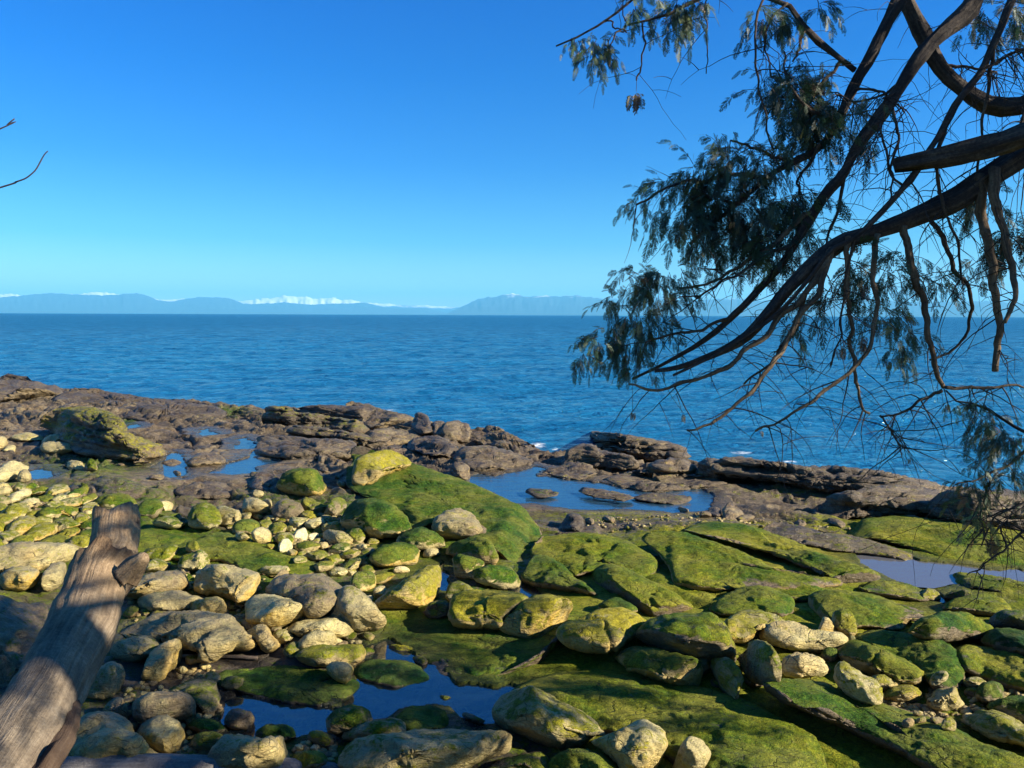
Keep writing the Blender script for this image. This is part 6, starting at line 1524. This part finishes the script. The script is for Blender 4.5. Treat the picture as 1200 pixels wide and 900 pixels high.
mountain('far_hills', None, [(-500, 349), (-300, 343), (-100, 346), (0, 347.5), (22, 346), (40, 344.5), (60, 343), (75, 344), (90, 344.5), (110, 345.5), (133, 345), (150, 343), (160, 342.7), (168, 344), (176, 347.5), (186, 351.5),
         (200, 353), (215, 350), (233, 347.5), (250, 348), (268, 349), (276, 352), (286, 355.5), (300, 356), (316, 355), (335, 354), (350, 355.5), (367, 357), (385, 355.5), (402, 355.5), (414, 355), (427, 354), (440, 357), (457, 361), (468, 360.5),
         (480, 360), (500, 360.5), (512, 363.5), (524, 367), (534, 369)], 34000, 4200, 4000, .22, 5)
mountain('far_hills', None, [(515, 370), (526, 366.5), (536, 361), (545, 357.5), (556, 351.5), (567, 347.8), (580, 346.5), (590, 344.5), (597, 343.3), (606, 344.5), (617, 346.8), (630, 346), (640, 345), (653, 346.8), (664, 346), (674, 345), (690, 347.5), (710, 350),
         (740, 348), (770, 347), (800, 351), (830, 350), (860, 349), (900, 352), (940, 349), (980, 353), (1030, 351), (1090, 354), (1150, 352), (1210, 356), (1400, 358), (1600, 362)], 30000, 4200, 790, .3, 9)
mountain('far_snow_mountains', None, [(-400, 346), (-200, 343), (-60, 345), (0, 344.5), (14, 343.5), (30, 347), (60, 346), (100, 343), (112, 341.8), (125, 342.5), (140, 344.5), (170, 348), (186, 350), (200, 350.5), (213, 349), (225, 351), (245, 353), (268, 352.5), (285, 352), (300, 350),
         (312, 349), (320, 348.5), (328, 346.8), (335, 345.2), (342, 346.8), (350, 347.5), (358, 346.5), (366, 349), (378, 348.5), (390, 348), (400, 351), (410, 350.5), (425, 354), (450, 355), (480, 357.5), (500, 357), (515, 358.5), (540, 360), (580, 362), (600, 365)], 40000, 4500, 380, .32, 15)

sd = bpy.data.lights.new('sun', 'SUN'); sd.energy = 5.0; sd.angle = R(0.53); sd.color = (1.0, 0.90, 0.74)
so = bpy.data.objects.new('sun', sd); COL.objects.link(so)
so.rotation_euler = Vector(-SUN).to_track_quat('-Z', 'Y').to_euler()
so.location = (20, -8, 20)

w = bpy.data.worlds.new('World'); SC.world = w; w.use_nodes = True
nt = w.node_tree
bg = nt.nodes['Background']
sk = nt.nodes.new('ShaderNodeTexSky'); sk.sky_type = 'NISHITA'; sk.sun_disc = False
sk.sun_elevation = SUN_EL; sk.sun_rotation = SUN_AZ; sk.altitude = 0; sk.air_density = 1.0; sk.dust_density = 0.3; sk.ozone_density = 3.0
tc = nt.nodes.new('ShaderNodeTexCoord'); sx = nt.nodes.new('ShaderNodeSeparateXYZ'); nt.links.new(tc.outputs['Generated'], sx.inputs[0])
rp = nt.nodes.new('ShaderNodeValToRGB'); nt.links.new(sx.outputs['Z'], rp.inputs[0])
TINT = [(0.0, (.85, .95, 1.2)), (0.03, (.50, .72, 1.0)), (0.09, (.21, .53, .76)), (0.183, (.075, .40, .80)), (0.286, (.018, .35, .83)), (0.37, (.006, .325, .855)), (0.7, (.07, .38, .82)), (1.0, (.14, .42, .80))]
e = rp.color_ramp.elements
while len(e) < len(TINT): e.new(0.5)
for i_, (p_, c_) in enumerate(TINT): e[i_].position = p_; e[i_].color = (*c_, 1)
mul = nt.nodes.new('ShaderNodeMix'); mul.data_type = 'RGBA'; mul.blend_type = 'MULTIPLY'; mul.inputs[0].default_value = 1.0
nt.links.new(sk.outputs[0], mul.inputs[6]); nt.links.new(rp.outputs[0], mul.inputs[7]); nt.links.new(mul.outputs[2], bg.inputs['Color'])
bg.inputs['Strength'].default_value = 0.076

def build_haze():
    m = bpy.data.materials.new('haze'); m.use_nodes = True
    n = m.node_tree.nodes; n.clear()
    out = n.new('ShaderNodeOutputMaterial'); pv = n.new('ShaderNodeVolumePrincipled')
    pv.inputs['Color'].default_value = (0.16, 0.62, 1.0, 1); pv.inputs['Density'].default_value = 4.2e-5; pv.inputs['Anisotropy'].default_value = 0.0
    m.node_tree.links.new(pv.outputs[0], out.inputs['Volume'])
    x, y0, y1, z0, z1 = 50000, -3000, 46000, -9.5, 1250
    V = [(sx * x, y, z) for z in (z0, z1) for y in (y0, y1) for sx in (-1, 1)]
    Q = np.array([(0, 2, 3, 1), (4, 5, 7, 6), (0, 1, 5, 4), (2, 6, 7, 3), (0, 4, 6, 2), (1, 3, 7, 5)])
    o = link('haze', mesh('haze', np.array(V), Q, None, False), m)
    tag(o, kind='stuff')
    return o
build_haze()

SC.view_settings.view_transform = 'Standard'; SC.view_settings.look = 'None'
SC.view_settings.exposure = 1.55; SC.view_settings.gamma = 1.0
SC.view_settings.use_curve_mapping = False
SC.render.engine = 'CYCLES'
SC.cycles.use_denoising = True; SC.cycles.denoising_prefilter = 'ACCURATE'; SC.cycles.denoising_input_passes = 'RGB_ALBEDO_NORMAL'
SC.cycles.max_bounces = 6; SC.cycles.transparent_max_bounces = 12; SC.cycles.volume_bounces = 0
SC.render.film_transparent = False
